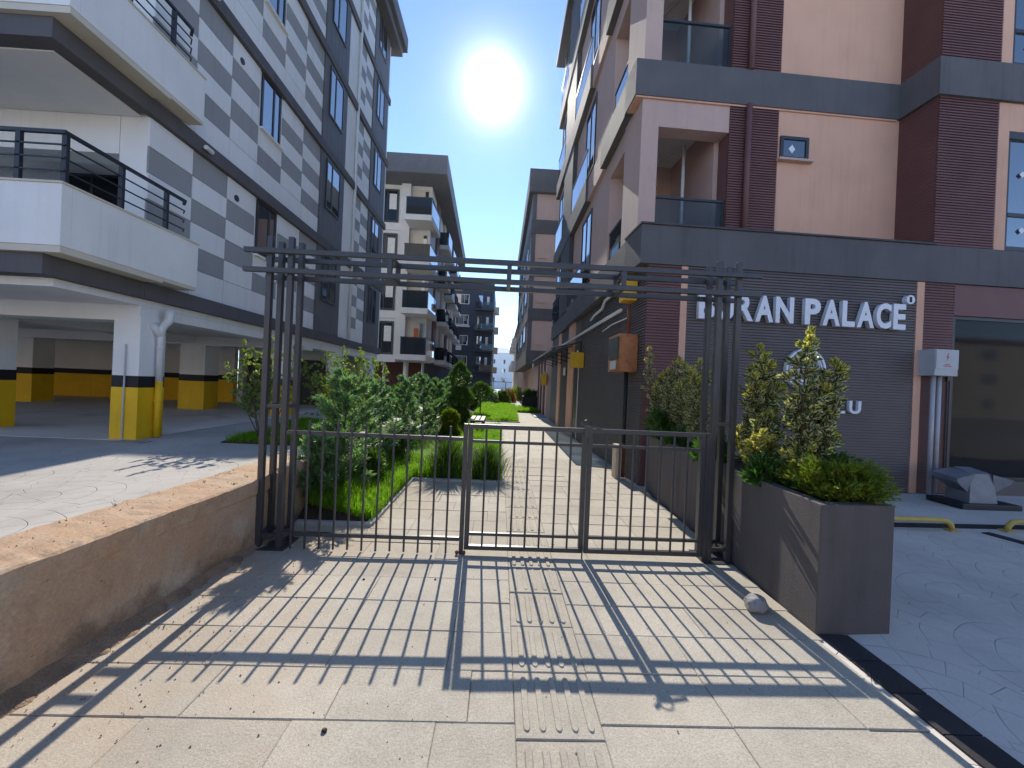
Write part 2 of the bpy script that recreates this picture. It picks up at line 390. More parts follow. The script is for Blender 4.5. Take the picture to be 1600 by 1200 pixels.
def leaves(P, D, L, W, fold=.25):
    """two-quad leaves (halves folded along the midrib) at P pointing along D; returns V, UV for 2n quads"""
    n = len(P); D = unit(D); rnd = nrg.normal(size=(n, 3)); S = unit(np.cross(D, rnd)); N = np.cross(S, D)
    L = np.broadcast_to(np.asarray(L).reshape(-1, 1), (n, 1)); W = np.broadcast_to(np.asarray(W).reshape(-1, 1), (n, 1))
    base = P; tip = P+D*L-N*L*.12; mid = P+D*L*.5
    a = mid+S*W*.5+N*W*fold; b = mid-S*W*.5+N*W*fold
    q1 = np.stack([base, P+D*L*.25+S*W*.38+N*W*fold*.8, a*.6+(P+D*L*.75+S*W*.34+N*W*fold*.5)*.4, tip], 1)
    q2 = np.stack([base, tip, b*.6+(P+D*L*.75-S*W*.34+N*W*fold*.5)*.4, P+D*L*.25-S*W*.38+N*W*fold*.8], 1)
    u1 = np.broadcast_to(np.array([[.5, 0], [.95, .25], [.97, .65], [.62, 1]]), (n, 4, 2)); u2 = np.broadcast_to(np.array([[.5, 0], [.38, 1], [.03, .65], [.05, .25]]), (n, 4, 2))
    return np.concatenate([q1, q2]), np.concatenate([u1, u2])
def blades(P, Dr, L, W, lean):
    """curved grass / needle blades: two stacked quads each"""
    n = len(P); up = np.array([0, 0, 1.]); side = unit(np.cross(Dr, up)+1e-6)
    L = np.asarray(L).reshape(-1, 1); lean = np.asarray(lean).reshape(-1, 1)
    m = P+up*L*.55+Dr*L*lean*.25; t = P+up*L*(1-.3*lean)+Dr*L*lean*.8
    w = side*W*.5
    q1 = np.stack([P-w, P+w, m+w*.85, m-w*.85], 1); q2 = np.stack([m-w*.85, m+w*.85, t+w*.12, t-w*.12], 1)
    return np.concatenate([q1, q2])
def rdir(n):
    return unit(nrg.normal(size=(n, 3)))

# ================================================================== THE SETTING
def sheet(name, pts, z, mat):
    o = MB().add([(x, y, z) for x, y in pts], [tuple(range(len(pts)))]).build(name, mat); return structure(o)
sheet('ground', [(-400, -60), (400, -60), (400, 700), (-400, 700)], -.12, 'pale_concrete')
pave = sheet('pavement', [(-2.7, -4), (2.5, -4), (2.5, 8.05), (-2.7, 8.05)], -.03, 'joint_bed')

TACT0, TACT1, ROW0, ROWH = .134, .531, .48, .325
def slab(parent, x0, x1, y0, y1, name='slab', mat='slab'):
    c = .004; dz = rng.uniform(-.0025, .0025); tx = rng.uniform(-.0015, .0015); ty = rng.uniform(-.0015, .0015)
    g = rng.uniform(.0012, .0030); gx = rng.uniform(.0003, .0012)
    x0 += gx; x1 -= gx; y0 += g; y1 -= g
    def z(x, y): return dz+tx*(1 if x > (x0+x1)/2 else -1)+ty*(1 if y > (y0+y1)/2 else -1)
    bt = [(x0, y0), (x1, y0), (x1, y1), (x0, y1)]; tp = [(x0+c, y0+c), (x1-c, y0+c), (x1-c, y1-c), (x0+c, y1-c)]
    vs = [(x, y, -.045) for x, y in bt]+[(x, y, z(x, y)-.004) for x, y in bt]+[(x, y, z(x, y)) for x, y in tp]
    fs = [(i, (i+1) % 4, 4+(i+1) % 4, 4+i) for i in range(4)]+[(4+i, 4+(i+1) % 4, 8+(i+1) % 4, 8+i) for i in range(4)]+[(8, 9, 10, 11)]
    return MB().add(vs, fs).build(name, mat, parent)
def row_edge_right(y):        # path edge: dark strip in front, planter beside
    return 2.10 if y < 2.5 else 2.13+(y-2.5)*.045
for r in range(24):
    y0 = ROW0+r*ROWH; y1 = y0+ROWH
    if y0 > 4.1:
        left = -1.30 if y0 < 6.0 else (.115 if y0 > 6.05 else -1.3)
    else: left = -2.30
    x = TACT0
    off = rng.choice([.22, .36, .5, .64])
    first = True
    while x > left+.02:
        wd = off if first else .645; first = False
        xa = max(left, x-wd)
        if xa-left < .12: xa = left
        slab(pave, xa, x, y0, y1); x = xa
    x = TACT1; right = row_edge_right((y0+y1)/2) if y0 < 6.0 else 2.3
    off = rng.choice([.2, .33, .48, .62]); first = True
    while x < right-.02:
        wd = off if first else .645; first = False
        xb = min(right, x+wd)
        if right-xb < .12: xb = right
        slab(pave, x, xb, y0, y1); x = xb
ty = .10
while ty < 8.0:              # guiding strip: ribbed tiles
    t = slab(pave, TACT0, TACT1, ty, ty+.40, 'tactile_tile', 'tactile')
    m = MB()
    for k in range(5):
        xc = TACT0+.052+k*.0735
        ya, yb = ty+.035, ty+.365; hw = .0185
        ring = []
        for (cy, a0) in ((ya+hw, math.pi), (yb-hw, 0)):
            for j in range(5): a = a0+math.pi*j/4; ring.append((xc+hw*math.cos(a), cy+hw*math.sin(a)))
        n = len(ring)
        zt = .0065
        m.add([(x, y, -.004) for x, y in ring]+[((x-xc)*.72+xc, y+(.004 if y < ty+.2 else -.004), zt) for x, y in ring],
              [(i, (i+1) % n, n+(i+1) % n, n+i) for i in range(n)]+[tuple(range(n, 2*n))])
    o = m.build('raised_bar', 'tactile', t); stuff(o)
    ty += .40

# far part of the path and the cross path
structure(MB().add([(-.95, 8.05, -.006), (2.3, 8.05, -.006), (2.3, 34, -.006), (-.95, 34, -.006)], [(0, 1, 2, 3)]).build('garden_path', 'far_slabs'))
# raised parking ground on the left
pk = MB(); pk.prism([(-40, -4), (-2.45, -4), (-2.45, 4.5), (-2.6, 6.2), (-3.0, 40), (-40, 40)], -.1, .45)
structure(pk.build('parking_ground', 'stamped_light'))
structure(MB().box(-40, -5.55, 6.0, 40, .40, .455).build('parking_floor', 'parking_concrete'))
# forecourt on the right
structure(MB().add([(2.02, -4, -.012), (60, -4, -.012), (60, 8, -.012), (2.30, 8, -.012), (2.30, 2.5, -.012), (2.10, 2.5, -.012)], [(0, 1, 2, 3, 4, 5)]).build('forecourt', 'stamped_grey'))
def tile_strip(name, a, b, wdt, z, n):
    """row of dark setts laid flush in the paving"""
    p = structure(MB().add([(a[0], a[1], z-.006), (b[0], b[1], z-.006), (b[0], b[1]+.01, z-.006)], [(0, 1, 2)]).build(name, 'joint_bed'))
    A = Vector(a); Bv = Vector(b); d = (Bv-A); L = d.length; d.normalize(); nrm = Vector((-d.y, d.x))
    for i in range(n):
        s0 = L*i/n+.004; s1 = L*(i+1)/n-.004
        q = [A+d*s0, A+d*s1, A+d*s1+nrm*wdt, A+d*s0+nrm*wdt]
        dz = rng.uniform(-.001, .001)
        MB().prism([(v.x, v.y) for v in q], z-.02, z+dz).build('paving_tile', 'dark_tile', p)
    return p
tile_strip('dark_paving_strip', (2.30, -.2), (2.345, 2.495), .19, .0, 11)
tile_strip('dark_paving_strip', (2.75, 4.60), (10.0, 4.86), .15, -.004, 20)
tile_strip('dark_paving_strip', (6.62, 2.0), (6.04, 4.60), .14, -.003, 9)

# retaining wall (a thing) --------------------------------------------------
def make_wall():
    rt = root('retaining_wall', 'low dust-stained concrete retaining wall along the left edge of the paving', 'wall', (-2.35, 2, 0))
    me = bpy.data.meshes.new('wall_body'); bm = bmesh.new()
    ys = np.linspace(-4, 4.55, 150)
    prof = [(0, -.1), (0, .0), (.0, .12), (.0, .25), (.0, .38), (.0, .47), (.012, .49), (.012, .60), (-.004, .612), (-.05, .617), (-.14, .616), (-.25, .617), (-.37, .616), (-.44, .612), (-.452, .60), (-.455, .3)]
    ring = []
    for j, y in enumerate(ys):
        xf = -2.105-(3.55-y)*.055 if y < 3.55 else -2.105
        row = []
        for i, (dx, z) in enumerate(prof):
            ed = 6 <= i <= 13
            jx = rng.gauss(0, .0018 if not ed else .0026); jz = rng.gauss(0, .002) if i > 5 else 0
            if i in (7, 8) and rng.random() < .05: jx -= .006; jz -= .006
            row.append(bm.verts.new((xf+dx+jx+2.35, y-2, z+jz)))
        ring.append(row)
    for j in range(len(ys)-1):
        for i in range(len(prof)-1): bm.faces.new((ring[j][i], ring[j+1][i], ring[j+1][i+1], ring[j][i+1]))
    bm.faces.new(ring[0]); bm.faces.new(ring[-1])
    bmesh.ops.recalc_face_normals(bm, faces=bm.faces); bm.to_mesh(me); bm.free()
    me.materials.append(MATS['dusty_wall']); link('wall_body', me, rt)
    # crumbs of mortar lying on the coping
    m = MB()
    for k in range(260):
        y = rng.uniform(.4, 4.4); xf = -2.105-(3.55-y)*.055 if y < 3.55 else -2.105
        x = xf-rng.uniform(.03, .42); s = rng.uniform(.003, .011)*(1.7 if rng.random() < .1 else 1)
        z = .616; vs = [(x+rng.uniform(-s, s), y+rng.uniform(-s, s), z-.002) for _ in range(3)]+[(x, y, z+s)]
        m.add(vs, [(0, 1, 3), (1, 2, 3), (2, 0, 3)])
    stuff(m.build('mortar_crumbs', 'dirt', rt))
make_wall()
# washed-down soil along the foot of the wall
m = MB(); N = 260; vs = []; fs = []
for j in range(N):
    y = -2+j*(5.9/(N-1)); xf = -2.09-(3.55-y)*.055 if y < 3.55 else -2.09
    wd = .075+.015*math.sin(j*.31)+.012*math.sin(j*.83)+rng.uniform(-.012, .014)+(.03 if y < 2.6 else 0)
    for i in range(7):
        t = i/6; vs.append((xf-.02+wd*t, y, .004+.045*(1-t)**1.6+rng.uniform(-.003, .003)-(.012 if i == 6 else 0)))
for j in range(N-1):
    for i in range(6): fs.append((j*7+i, j*7+i+1, j*7+8+i, j*7+7+i))
o = m.add(vs, fs).build('soil_drift', 'dirt', smooth=True); tag(o, 'reddish soil washed down along the foot of the retaining wall', 'soil'); stuff(o)
m = MB()                       # grit scattered on the paving
for k in range(420):
    x = rng.uniform(-2.1, 2.0); y = rng.uniform(1.2, 3.9); s = rng.uniform(.002, .006)
    if rng.random() > .35: x = -2.1+abs(rng.gauss(0, .5))
    m.add([(x-s, y-s*.6, .001), (x+s, y-s*.4, .001), (x, y+s, .001), (x, y, .002+s)], [(0, 1, 3), (1, 2, 3), (2, 0, 3)])
o = m.build('grit', 'dirt'); tag(o, 'loose grit and crumbs scattered over the pale paving slabs', 'grit'); stuff(o)
for (px, py, s) in ((-.70, 1.72, .013), (-.98, 3.02, .010), (-.44, 3.05, .009)):
    mm = MB(); mm.lathe((px, py, .002), [(s*.5, 0), (s, s*.3), (s*.9, s*.7), (s*.4, s)], 7)
    tag(mm.build('pebble', 'black_paint'), {-.70: 'small dark pebble on the slab nearest the camera', -.98: 'small dark pebble farthest left behind the fence shadow', -.44: 'small dark pebble right of another near the fence shadow'}[px], 'pebble', 'dark pebbles on the paving')

# ================================================================== GARDEN GROUND
bed = MB()
bed.add([(-2.08, 4.18, .02), (-1.32, 4.18, .02), (-1.32, 8, .02), (-1.25, 15, .02), (-1.3, 34, .02), (-3.4, 34, .44), (-2.7, 8, .44), (-2.55, 4.62, .46), (-2.08, 4.62, .25)], [(0, 1, 2, 3, 4, 5, 6, 7, 8)])
structure(bed.build('planting_bed', 'soil'))
for nm, pts in (('lawn_soil', [(-1.26, 6.12), (.06, 6.12), (.06, 12.95), (-1.26, 12.95)]), ('lawn_soil', [(-1.2, 15.8), (.80, 15.8), (1.1, 27.5), (-1.2, 27.5)]), ('lawn_soil', [(.84, 21.3), (2.2, 21.3), (2.2, 24.3), (.95, 24.3)])):
    structure(MB().prism(pts, -.03, .03).build(nm, 'soil'))
structure(MB().prism([(-4.25, 6.12), (-2.62, 6.12), (-2.9, 9.5), (-4.7, 9.5)], .44, .47).build('verge_soil', 'soil'))
structure(MB().prism([(-2.55, 6.9), (-2.05, 6.9), (-1.95, 13.5), (-2.6, 13.5)], .12, .36).build('side_path', 'pale_concrete'))
kb = [((-1.34, 4.16), (-1.27, 4.16), (-1.27, 6.04), (-1.34, 6.04)), ((-2.06, 4.10), (-1.28, 4.10), (-1.28, 4.16), (-2.06, 4.16)),
      ((-1.34, 6.045), (.125, 6.045), (.125, 6.115), (-1.34, 6.115)), ((.06, 6.12), (.125, 6.12), (.125, 13.0), (.06, 13.0)), ((-1.3, 12.96), (.055, 12.96), (.055, 13.02), (-1.3, 13.02)),
      ((-1.2, 15.72), (.86, 15.72), (.86, 15.79), (-1.2, 15.79)), ((.80, 15.8), (.86, 15.8), (1.16, 27.5), (1.10, 27.5))]
for q in kb: structure(MB().prism(list(q), -.05, .035).build('garden_kerb', 'kerb_stone', bevel=.006))

def inside(pts, P):
    r = np.zeros(len(P), bool); n = len(pts)
    for i in range(n):
        (x0, y0), (x1, y1) = pts[i], pts[(i+1) % n]
        c = ((y0 > P[:, 1]) != (y1 > P[:, 1])) & (P[:, 0] < (x1-x0)*(P[:, 1]-y0)/(y1-y0+1e-9)+x0)
        r ^= c
    return r
def grass(name, label, pts, z, n, h, mat='grass_blade', wdt=.006):
    a = np.array(pts); lo = a.min(0); hi = a.max(0)
    P = nrg.uniform(lo, hi, (int(n*1.6), 2))
    # near strips get more blades
    P = P[inside(pts, P)][:n]; n = len(P)
    zz = z(P) if callable(z) else np.full(n, z)
    Q = np.column_stack([P, zz])
    th = nrg.uniform(0, 2*math.pi, n); D = np.column_stack([np.cos(th), np.sin(th), np.zeros(n)])
    patch = .75+.5*(.5+.5*np.sin(P[:, 0]*5.1+1.3*np.sin(P[:, 1]*3.7)))*nrg.uniform(.6, 1.1, n)
    L = h*patch*nrg.uniform(.55, 1.15, n)
    V = blades(Q, D, L, wdt, nrg.uniform(.15, .95, n))
    rr = np.clip(nrg.normal(.5, .25, n), 0, 1)
    o = quads_object(name, V, None, np.concatenate([rr, rr]), mat); tag(o, label, 'grass'); stuff(o)
    return o
zb = lambda P: np.interp(P[:, 0], [-2.6, -2.08, -1.32], [.44, .2, .03])
grass('grass', 'tall bright green grass in the bed just behind the left fence panel', [(-2.0, 4.2), (-1.30, 4.2), (-1.30, 6.1), (-1.30, 9.0), (-2.2, 9.0)], zb, 26000, .24)
grass('grass', 'square of tall bright green grass between patio and cross path', [(-1.28, 6.15), (.07, 6.15), (.07, 12.9), (-1.28, 12.9)], .03, 34000, .26, wdt=.008)
grass('grass', 'far bright lawn beside the path beyond the bench', [(-1.15, 15.85), (.80, 15.85), (1.1, 27.4), (-1.15, 27.4)], .03, 26000, .22, wdt=.014)
grass('grass', 'small far strip of grass in front of the dark planter', [(.88, 21.35), (2.2, 21.35), (2.2, 24.2), (.95, 24.2)], .03, 6000, .25, wdt=.016)
grass('grass', 'shaded grass patch on the raised verge behind the wall end', [(-4.2, 6.15), (-2.66, 6.15), (-2.9, 9.4), (-4.65, 9.4)], .47, 16000, .12, wdt=.008)

# ================================================================== GATE
GY = 3.53
def make_gate():
    g = root('entrance_gate', 'dark grey steel portal with fence panel and double swing gate across the path', 'gate', (0, GY, 0))
    def post(x, y, z1, w=.046): MB().box(x-w/2, x+w/2, y-w/2, y+w/2, -.01, z1).build('post', 'gate_metal', g, bevel=.004)
    for x, y, z in ((-2.085, GY, 2.765), (-1.903, GY, 2.765), (-2.085, GY+.175, 2.775), (-1.903, GY+.175, 2.775),
                    (1.968, GY, 2.755), (2.148, GY, 2.755), (1.968, GY+.175, 2.765), (2.148, GY+.175, 2.765)): post(x, y, z)
    # overhead beams, two in front and two behind
    for y, x0, x1 in ((GY-.046, -2.285, 2.33), (GY+.221, -2.25, 2.30)):
        for z in (2.625, 2.455): MB().box(x0, x1, y-.02, y+.02, z-.021, z+.021).build('beam', 'gate_metal', g, bevel=.003)
    for x in (-1.02, .036, 1.068):
        for y in (GY-.046, GY+.221): MB().box(x-.02, x+.02, y-.0195, y+.0195, 2.477, 2.603).build('spacer', 'gate_metal', g, bevel=.003)
        for z in (2.625, 2.455): MB().box(x-.018, x+.018, GY-.025, GY+.200, z-.018, z+.018).build('cross_tie', 'gate_metal', g)
    for xs in ((-2.085, -1.903), (1.968, 2.148)):
        for z in (1.262, .115):
            for y in (GY, GY+.175): MB().box(xs[0]+.026, xs[1]-.026, y-.015, y+.015, z-.015, z+.015).build('link_bar', 'gate_metal', g)
            for x in xs: MB().box(x-.015, x+.015, GY+.026, GY+.149, z-.015, z+.015).build('link_bar', 'gate_metal', g)
        MB().box(xs[0]-.06, xs[1]+.06, GY-.06, GY+.235, -.012, .007).build('foot_plate', 'gate_metal', g)
    # fixed fence panel on the left
    for z in (1.035, .135): MB().box(-1.877, -.312, GY-.017, GY+.017, z-.017, z+.017).build('rail', 'gate_metal', g, bevel=.002)
    for i in range(12):
        x = -1.795+i*.1245
        MB().tube([(x, GY-.024, .012+rng.uniform(-.004, .004)), (x, GY-.024, 1.148)], .0095, 8).build('bar', 'gate_metal', g, smooth=False)
    # hinge post between fence and gate
    MB().box(-.310, -.272, GY-.02, GY+.02, .0, 1.175).build('hinge_post', 'gate_metal', g, bevel=.003)
    for sx in (-.325, -.262):
        MB().lathe((sx, GY-.03, .02), [(.012, -.012), (.016, 0), (.016, .012), (.010, .02)], 8).build('bolt', 'rust', g)
    MB().box(1.905, 1.945, GY-.02, GY+.02, .0, 1.175).build('hinge_post', 'gate_metal', g, bevel=.003)
    def leaf(x0, x1, n, b0, st):
        y = GY
        lf = MB().box(x0, x1, y-.02, y+.02, 1.135, 1.175).build('gate_leaf', 'gate_metal', g, bevel=.003)
        for a, b in ((x0, x0+.042), (x1-.042, x1)): MB().box(a, b, y-.0195, y+.0195, .085, 1.134).build('stile', 'gate_metal', lf, bevel=.003)
        MB().box(x0, x1, y-.02, y+.02, .045, .084).build('bottom_rail', 'gate_metal', lf, bevel=.003)
        for z in (1.020, .185): MB().box(x0+.043, x1-.043, y-.013, y+.013, z-.013, z+.013).build('rail', 'gate_metal', lf)
        for i in range(n):
            x = b0+i*st
            MB().tube([(x, y-.020, .085), (x, y-.020, 1.134)], .0095, 8).build('bar', 'gate_metal', lf)
        return lf
    l1 = leaf(-.266, .808, 7, -.105, .1275)
    l2 = leaf(.816, 1.900, 7, .985, .1245)
    # latch hardware on the meeting stiles
    m = MB(); m.box(.775, .85, GY-.035, GY-.022, 1.10, 1.20)
    m.bar((.775, GY-.03, 1.205), (.74, GY-.03, 1.225), .016); m.bar((.845, GY-.03, 1.19), (.93, GY-.03, 1.178), .014)
    m.build('latch', 'gate_metal', l1)
    m = MB(); m.tube([(.80+.035*math.cos(t), GY-.01, 1.215+.035*math.sin(t)) for t in np.linspace(0, 2*math.pi, 15)[:-1]], .005, 6, closed=True)
    m.build('lock_ring', 'rail_metal', l1, smooth=True)
    MB().tube([(.80, GY-.03, .12), (.80, GY-.03, -.004)], .007, 6).build('drop_bolt', 'gate_metal', l1)
make_gate()

# ================================================================== RIGHT PLANTER, ROCK
def make_planter():
    p = root('planter_box', 'long dark grey rendered planter box between path and forecourt', 'planter', (2.45, 4.3, 0))
    a, b, c, d = (2.140, 2.50), (2.675, 2.535), (2.86, 6.05), (2.325, 6.05)
    T = .085
    ins = [(a[0]+T, a[1]+T), (b[0]-T, b[1]+T), (c[0]-T, c[1]-T), (d[0]+T, d[1]-T)]
    out = [a, b, c, d]; H = .845
    vs = [(x, y, -.02) for x, y in out]+[(x, y, H) for x, y in out]+[(x, y, H) for x, y in ins]+[(x, y, .55) for x, y in ins]
    fs = [(i, (i+1) % 4, 4+(i+1) % 4, 4+i) for i in range(4)]+[(4+i, 4+(i+1) % 4, 8+(i+1) % 4, 8+i) for i in range(4)]+[(8+i, 8+(i+1) % 4, 12+(i+1) % 4, 12+i) for i in range(4)]
    o = MB().add(vs, fs).build('trough', 'planter_render', p, bevel=.009)
    g = MB(); n = 26; vv = []; ff = []
    for j in range(n):
        for i in range(6):
            t = j/(n-1); s = i/5
            x0 = ins[0][0]*(1-t)+ins[3][0]*t; x1 = ins[1][0]*(1-t)+ins[2][0]*t; y0 = ins[0][1]*(1-t)+ins[3][1]*t
            vv.append((x0*(1-s)+x1*s, y0, .80+rng.uniform(-.015, .015)))
    for j in range(n-1):
        for i in range(5): ff.append((j*6+i, j*6+i+1, j*6+7+i, j*6+6+i))
    g.add(vv, ff).build('earth', 'soil', p, smooth=True)
    MB().box(2.16, 2.21, 4.95, 5.30, .849, .862).build('gravel_strip', 'rock_stone', p) if False else None
make_planter()
def make_rock():
    bm = bmesh.new(); bmesh.ops.create_icosphere(bm, subdivisions=4, radius=1)
    r2 = random.Random(3); ks = [(Vector((r2.gauss(0, 1), r2.gauss(0, 1), r2.gauss(0, 1))).normalized(), r2.uniform(.75, .97)) for _ in range(16)]
    for v in bm.verts:
        p = v.co.copy()
        for n, d in ks:
            e = p.dot(n)-d
            if e > 0: p -= n*e*.85
        p *= 1+.03*math.sin(9*p.x+4*p.y)*math.cos(7*p.z)+r2.gauss(0, .006)
        v.co = (p.x*.090, p.y*.075, max(p.z*.062+.050, -.002))
    me = bpy.data.meshes.new('rock'); bm.to_mesh(me); bm.free()
    for f in me.polygons: f.use_smooth = True
    me.materials.append(MATS['rock_stone']); o = link('rock', me); o.location = (1.90, 2.75, .0); o.rotation_euler = (0, 0, .5)
    tag(o, 'rough grey stone holding the paving corner beside the planter', 'rock')
make_rock()

# ================================================================== LEFT BUILDING
LX = -5.5; ST = 2.77
def window(parent, plane, a0, a1, z0, z1, at, face, glassmat='window_glass', split=(), frame='frame_metal', fw=.05, sill='white_render', trans=None):
    """window standing in a wall; plane 'x' (wall normal along x) or 'y'; face +1/-1 = direction of the outside; returns the window part"""
    def bx(m, p0, p1, q0, q1, d0, d1):
        lo, hi = sorted((at+face*d0, at+face*d1))
        if plane == 'x': m.box(lo, hi, p0, p1, q0, q1)
        else: m.box(p0, p1, lo, hi, q0, q1)
        return m
    m = MB(trans)
    for (p0, p1, q0, q1) in ((a0, a0+fw, z0, z1), (a1-fw, a1, z0, z1), (a0+fw, a1-fw, z0, z0+fw), (a0+fw, a1-fw, z1-fw, z1)): bx(m, p0, p1, q0, q1, .0, .035)
    wd = m.build('window', frame, parent)
    edges = [a0+fw]+[a0+(a1-a0)*s for s in split]+[a1-fw]
    for i in range(len(edges)-1):
        e0 = edges[i]+(.022 if i else 0); e1 = edges[i+1]-(.022 if i < len(edges)-2 else 0)
        bx(MB(trans), e0, e1, z0+fw, z1-fw, .008, .016).build('pane', glassmat, wd)
        if i: bx(MB(trans), edges[i]-.022, edges[i]+.022, z0+fw, z1-fw, .002, .033).build('mullion', frame, wd)
    if sill: bx(MB(trans), a0-.06, a1+.06, z0-.045, z0-.004, 0, .10).build('sill', sill, wd)
    return wd

def left_building():
    b = root('apartment_block', 'five storey block with white and grey checkered facade above yellow parking columns', 'building', (-5.7, 6.3, .45))
    Y0, Y1, TOP = 6.1, 17.5, 16.2
    B('wall', 'white_render', b, -26, LX-.02, 7.6, Y1, 2.602, TOP)
    B('corner_pillar', 'white_render', b, -5.92, LX-.02, Y0, 7.599, 2.602, TOP)
    colY = [Y0, 6.94, 7.79, 8.65, 9.55, 10.5, 11.47]
    col2 = [13.98, 14.73, 15.48]
    for s in range(5):
        zb = 2.60+s*ST; zt = zb+.25; nb = zb+ST                      # band bottom, band top, next band bottom
        rows = [zt+.005, zt+.475, zt+.875, zt+1.275, zt+1.675, zt+2.07, nb-.005]
        for ci in range(len(colY)-1):
            for ri in range(len(rows)-1):
                if ci == 3 and ri >= 3: continue
                if s < 4 and ci == 0 and ri < 2 and False: continue
                grey = (ci+ri+s*0) % 2 == 0 and ri > 0
                MB().box(LX-.02, LX+(.006 if grey else .010), colY[ci]+.006, colY[ci+1]-.006, rows[ri]+.006, rows[ri+1]-.006).build('facade_panel', 'panel_grey' if grey else 'panel_white', b)
        for ci in range(2):
            for ri in range(len(rows)-1):
                grey = (ci+ri) % 2 == 1 and ri > 0
                MB().box(LX-.02, LX+(.006 if grey else .010), col2[ci]+.006, col2[ci+1]-.006, rows[ri]+.006, rows[ri+1]-.006).build('facade_panel', 'panel_grey' if grey else 'panel_white', b)
        window(b, 'x', 8.72, 9.45, zt+1.30, nb-.02, LX-.015, 1, 'blue_glass', (.62,))
        # round vents
        for (vy, vz) in ((8.05, nb-.32),):
            m = MB(); m.tube([(LX+.0, vy, vz), (LX+.028, vy, vz)], .062, 14); vt = m.build('vent', 'rail_metal', b)
        # dark cladding strips with windows
        for (c0, c1, w0, w1) in ((11.485, 13.10, 11.78, 12.75), (15.50, 17.30, 15.85, 16.75)):
            for k in range(6):
                y0 = c0+(c1-c0)*k/6; y1 = c0+(c1-c0)*(k+1)/6
                MB().box(LX-.02, LX+.045, y0+.005, y1-.005, zt, nb).build('cladding_board', 'slate_cladding', b)
            window(b, 'x', w0, w1, zt+.95, nb-.12, LX+.046, 1, 'blue_glass', (.4,), sill=None)
        B('facade_strip', 'white_render', b, LX-.02, LX+.012, 13.11, 13.96, zt, nb)
        B('facade_strip', 'white_render', b, LX-.02, LX+.012, 17.31, Y1, zt, nb)
        B('floor_band', 'slate_band', b, LX-.02, LX+.085, Y0-.05, Y1+.06, zb, zt)
        B('floor_band', 'slate_band', b, -16, LX-.021, 4.73, 7.55, zb, zb+.24) if False else None
    # downpipe on the facade
    MB().tube([(LX+.07, 13.96, 2.9), (LX+.07, 13.96, TOP-.1)], .05, 10).build('downpipe', 'pipe_white', b, smooth=True)
    # roof
    rf = B('roof', 'dark_roof', b, -26.6, -4.92, 5.45, 18.1, TOP+.32, TOP+.95)
    B('soffit', 'dark_roof', rf, -26.4, -5.1, 5.6, 17.95, TOP+.002, TOP+.318)
    # balconies on the near end
    for s in range(4):
        z = 2.60+s*ST
        bl = B('balcony', 'slate_band', b, -13.5, -5.415, 4.73, 6.045, z, z+.24)
        B('floor_slab', 'cream_render', bl, -13.5, -5.155, 4.67, 6.045, z+.242, z+.32)
        B('parapet', 'white_render', bl, -13.5, -5.15, 4.66, 4.77, z+.322, z+1.035)
        m = MB(); m.box(-5.26, -5.15, 4.772, 6.69, z+.322, z+1.035); m.box(LX+.012, -5.262, 6.58, 6.69, z+.322, z+1.035); m.build('parapet', 'white_render', bl)
        B('floor_slab', 'cream_render', bl, LX+.088, -5.155, 6.047, 6.685, z+.27, z+.32)
        B('coping', 'cream_render', bl, -13.5, -5.135, 4.645, 4.785, z+1.037, z+1.06)
        B('coping', 'cream_render', bl, -5.275, -5.135, 4.787, 6.70, z+1.037, z+1.06)
        B('soffit', 'white_render', bl, -13.5, -5.62, 4.93, 6.09, z-.02, z-.002)
        B('lintel', 'white_render', bl, -13.5, -5.93, 6.10, 6.45, z+2.18, z+ST-.003)
        B('inner_ceiling', 'white_render', bl, -13.5, -5.93, 6.451, 7.49, z+2.5, z+2.6)
        B('balcony_floor', 'pale_concrete', bl, -13.5, -5.93, 6.05, 7.49, z+.1, z+.28)
        B('wall_return', 'white_render', bl, -13.5, -5.93, 7.50, 7.595, z+.3, z+ST)
        # railing
        zr = z+1.06
        m = MB()
        for h, t in ((.60, .04), (.45, .016), (.30, .016), (.15, .016)):
            m.box(-13.5, -5.185, 4.70, 4.70+t, zr+h-t/2, zr+h+t/2)
        rl = m.build('railing', 'rail_metal', bl)
        m = MB()
        for h, t in ((.60, .04), (.45, .016), (.30, .016), (.15, .016)):
            yy = 6.46
            m.box(-5.225, -5.225+t, 4.742, yy, zr+h-t/2, zr+h+t/2)
            m.bar((-5.215, yy, zr+h), (-5.31, yy+.10, zr+h), t)
        m.build('railing', 'rail_metal', bl)
        for (x, y) in [(-5.215, 4.74), (-5.215, 5.42), (-5.215, 6.12)]+[(-5.72-k*.62, 4.72) for k in range(12)]:
            MB().box(x-.028, x+.028, y-.02, y+.02, zr, zr+.585).build('baluster', 'rail_metal', rl)
        window(b, 'y', -8.25, -7.2, z+.33, z+2.49, 7.496, -1, 'smoked_glass', (.5,), sill=None)
    # parking storey
    B('ceiling_slab', 'white_render', b, -26, LX-.03, 4.95, Y1, 2.50, 2.598)
    for y in (6.12, 11.2):
        B('beam', 'white_render', b, -26, LX-.035, y, y+.4, 2.26, 2.498)
    B('beam', 'white_render', b, -5.90, LX-.04, 6.53, Y1, 2.34, 2.497)
    B('beam', 'white_render', b, -9.0, -8.6, 6.53, 11.19, 2.30, 2.496)
    return b
LB = left_building()
def parking_column(x0, x1, y0, y1, label, top=2.28):
    c = root('parking_column', label, 'column', ((x0+x1)/2, (y0+y1)/2, .45), 'painted columns of the open parking storey')
    B('shaft', 'white_render', c, x0+.004, x1-.004, y0+.004, y1-.004, 1.4, top)
    B('black_stripe', 'black_paint', c, x0+.001, x1-.001, y0+.001, y1-.001, 1.245, 1.42)
    B('yellow_base', 'yellow_paint', c, x0, x1, y0, y1, .45, 1.243)
    return c
near = parking_column(-5.90, -5.50, 6.10, 6.56, 'near yellow based parking column with white downpipe beside it', 2.34)
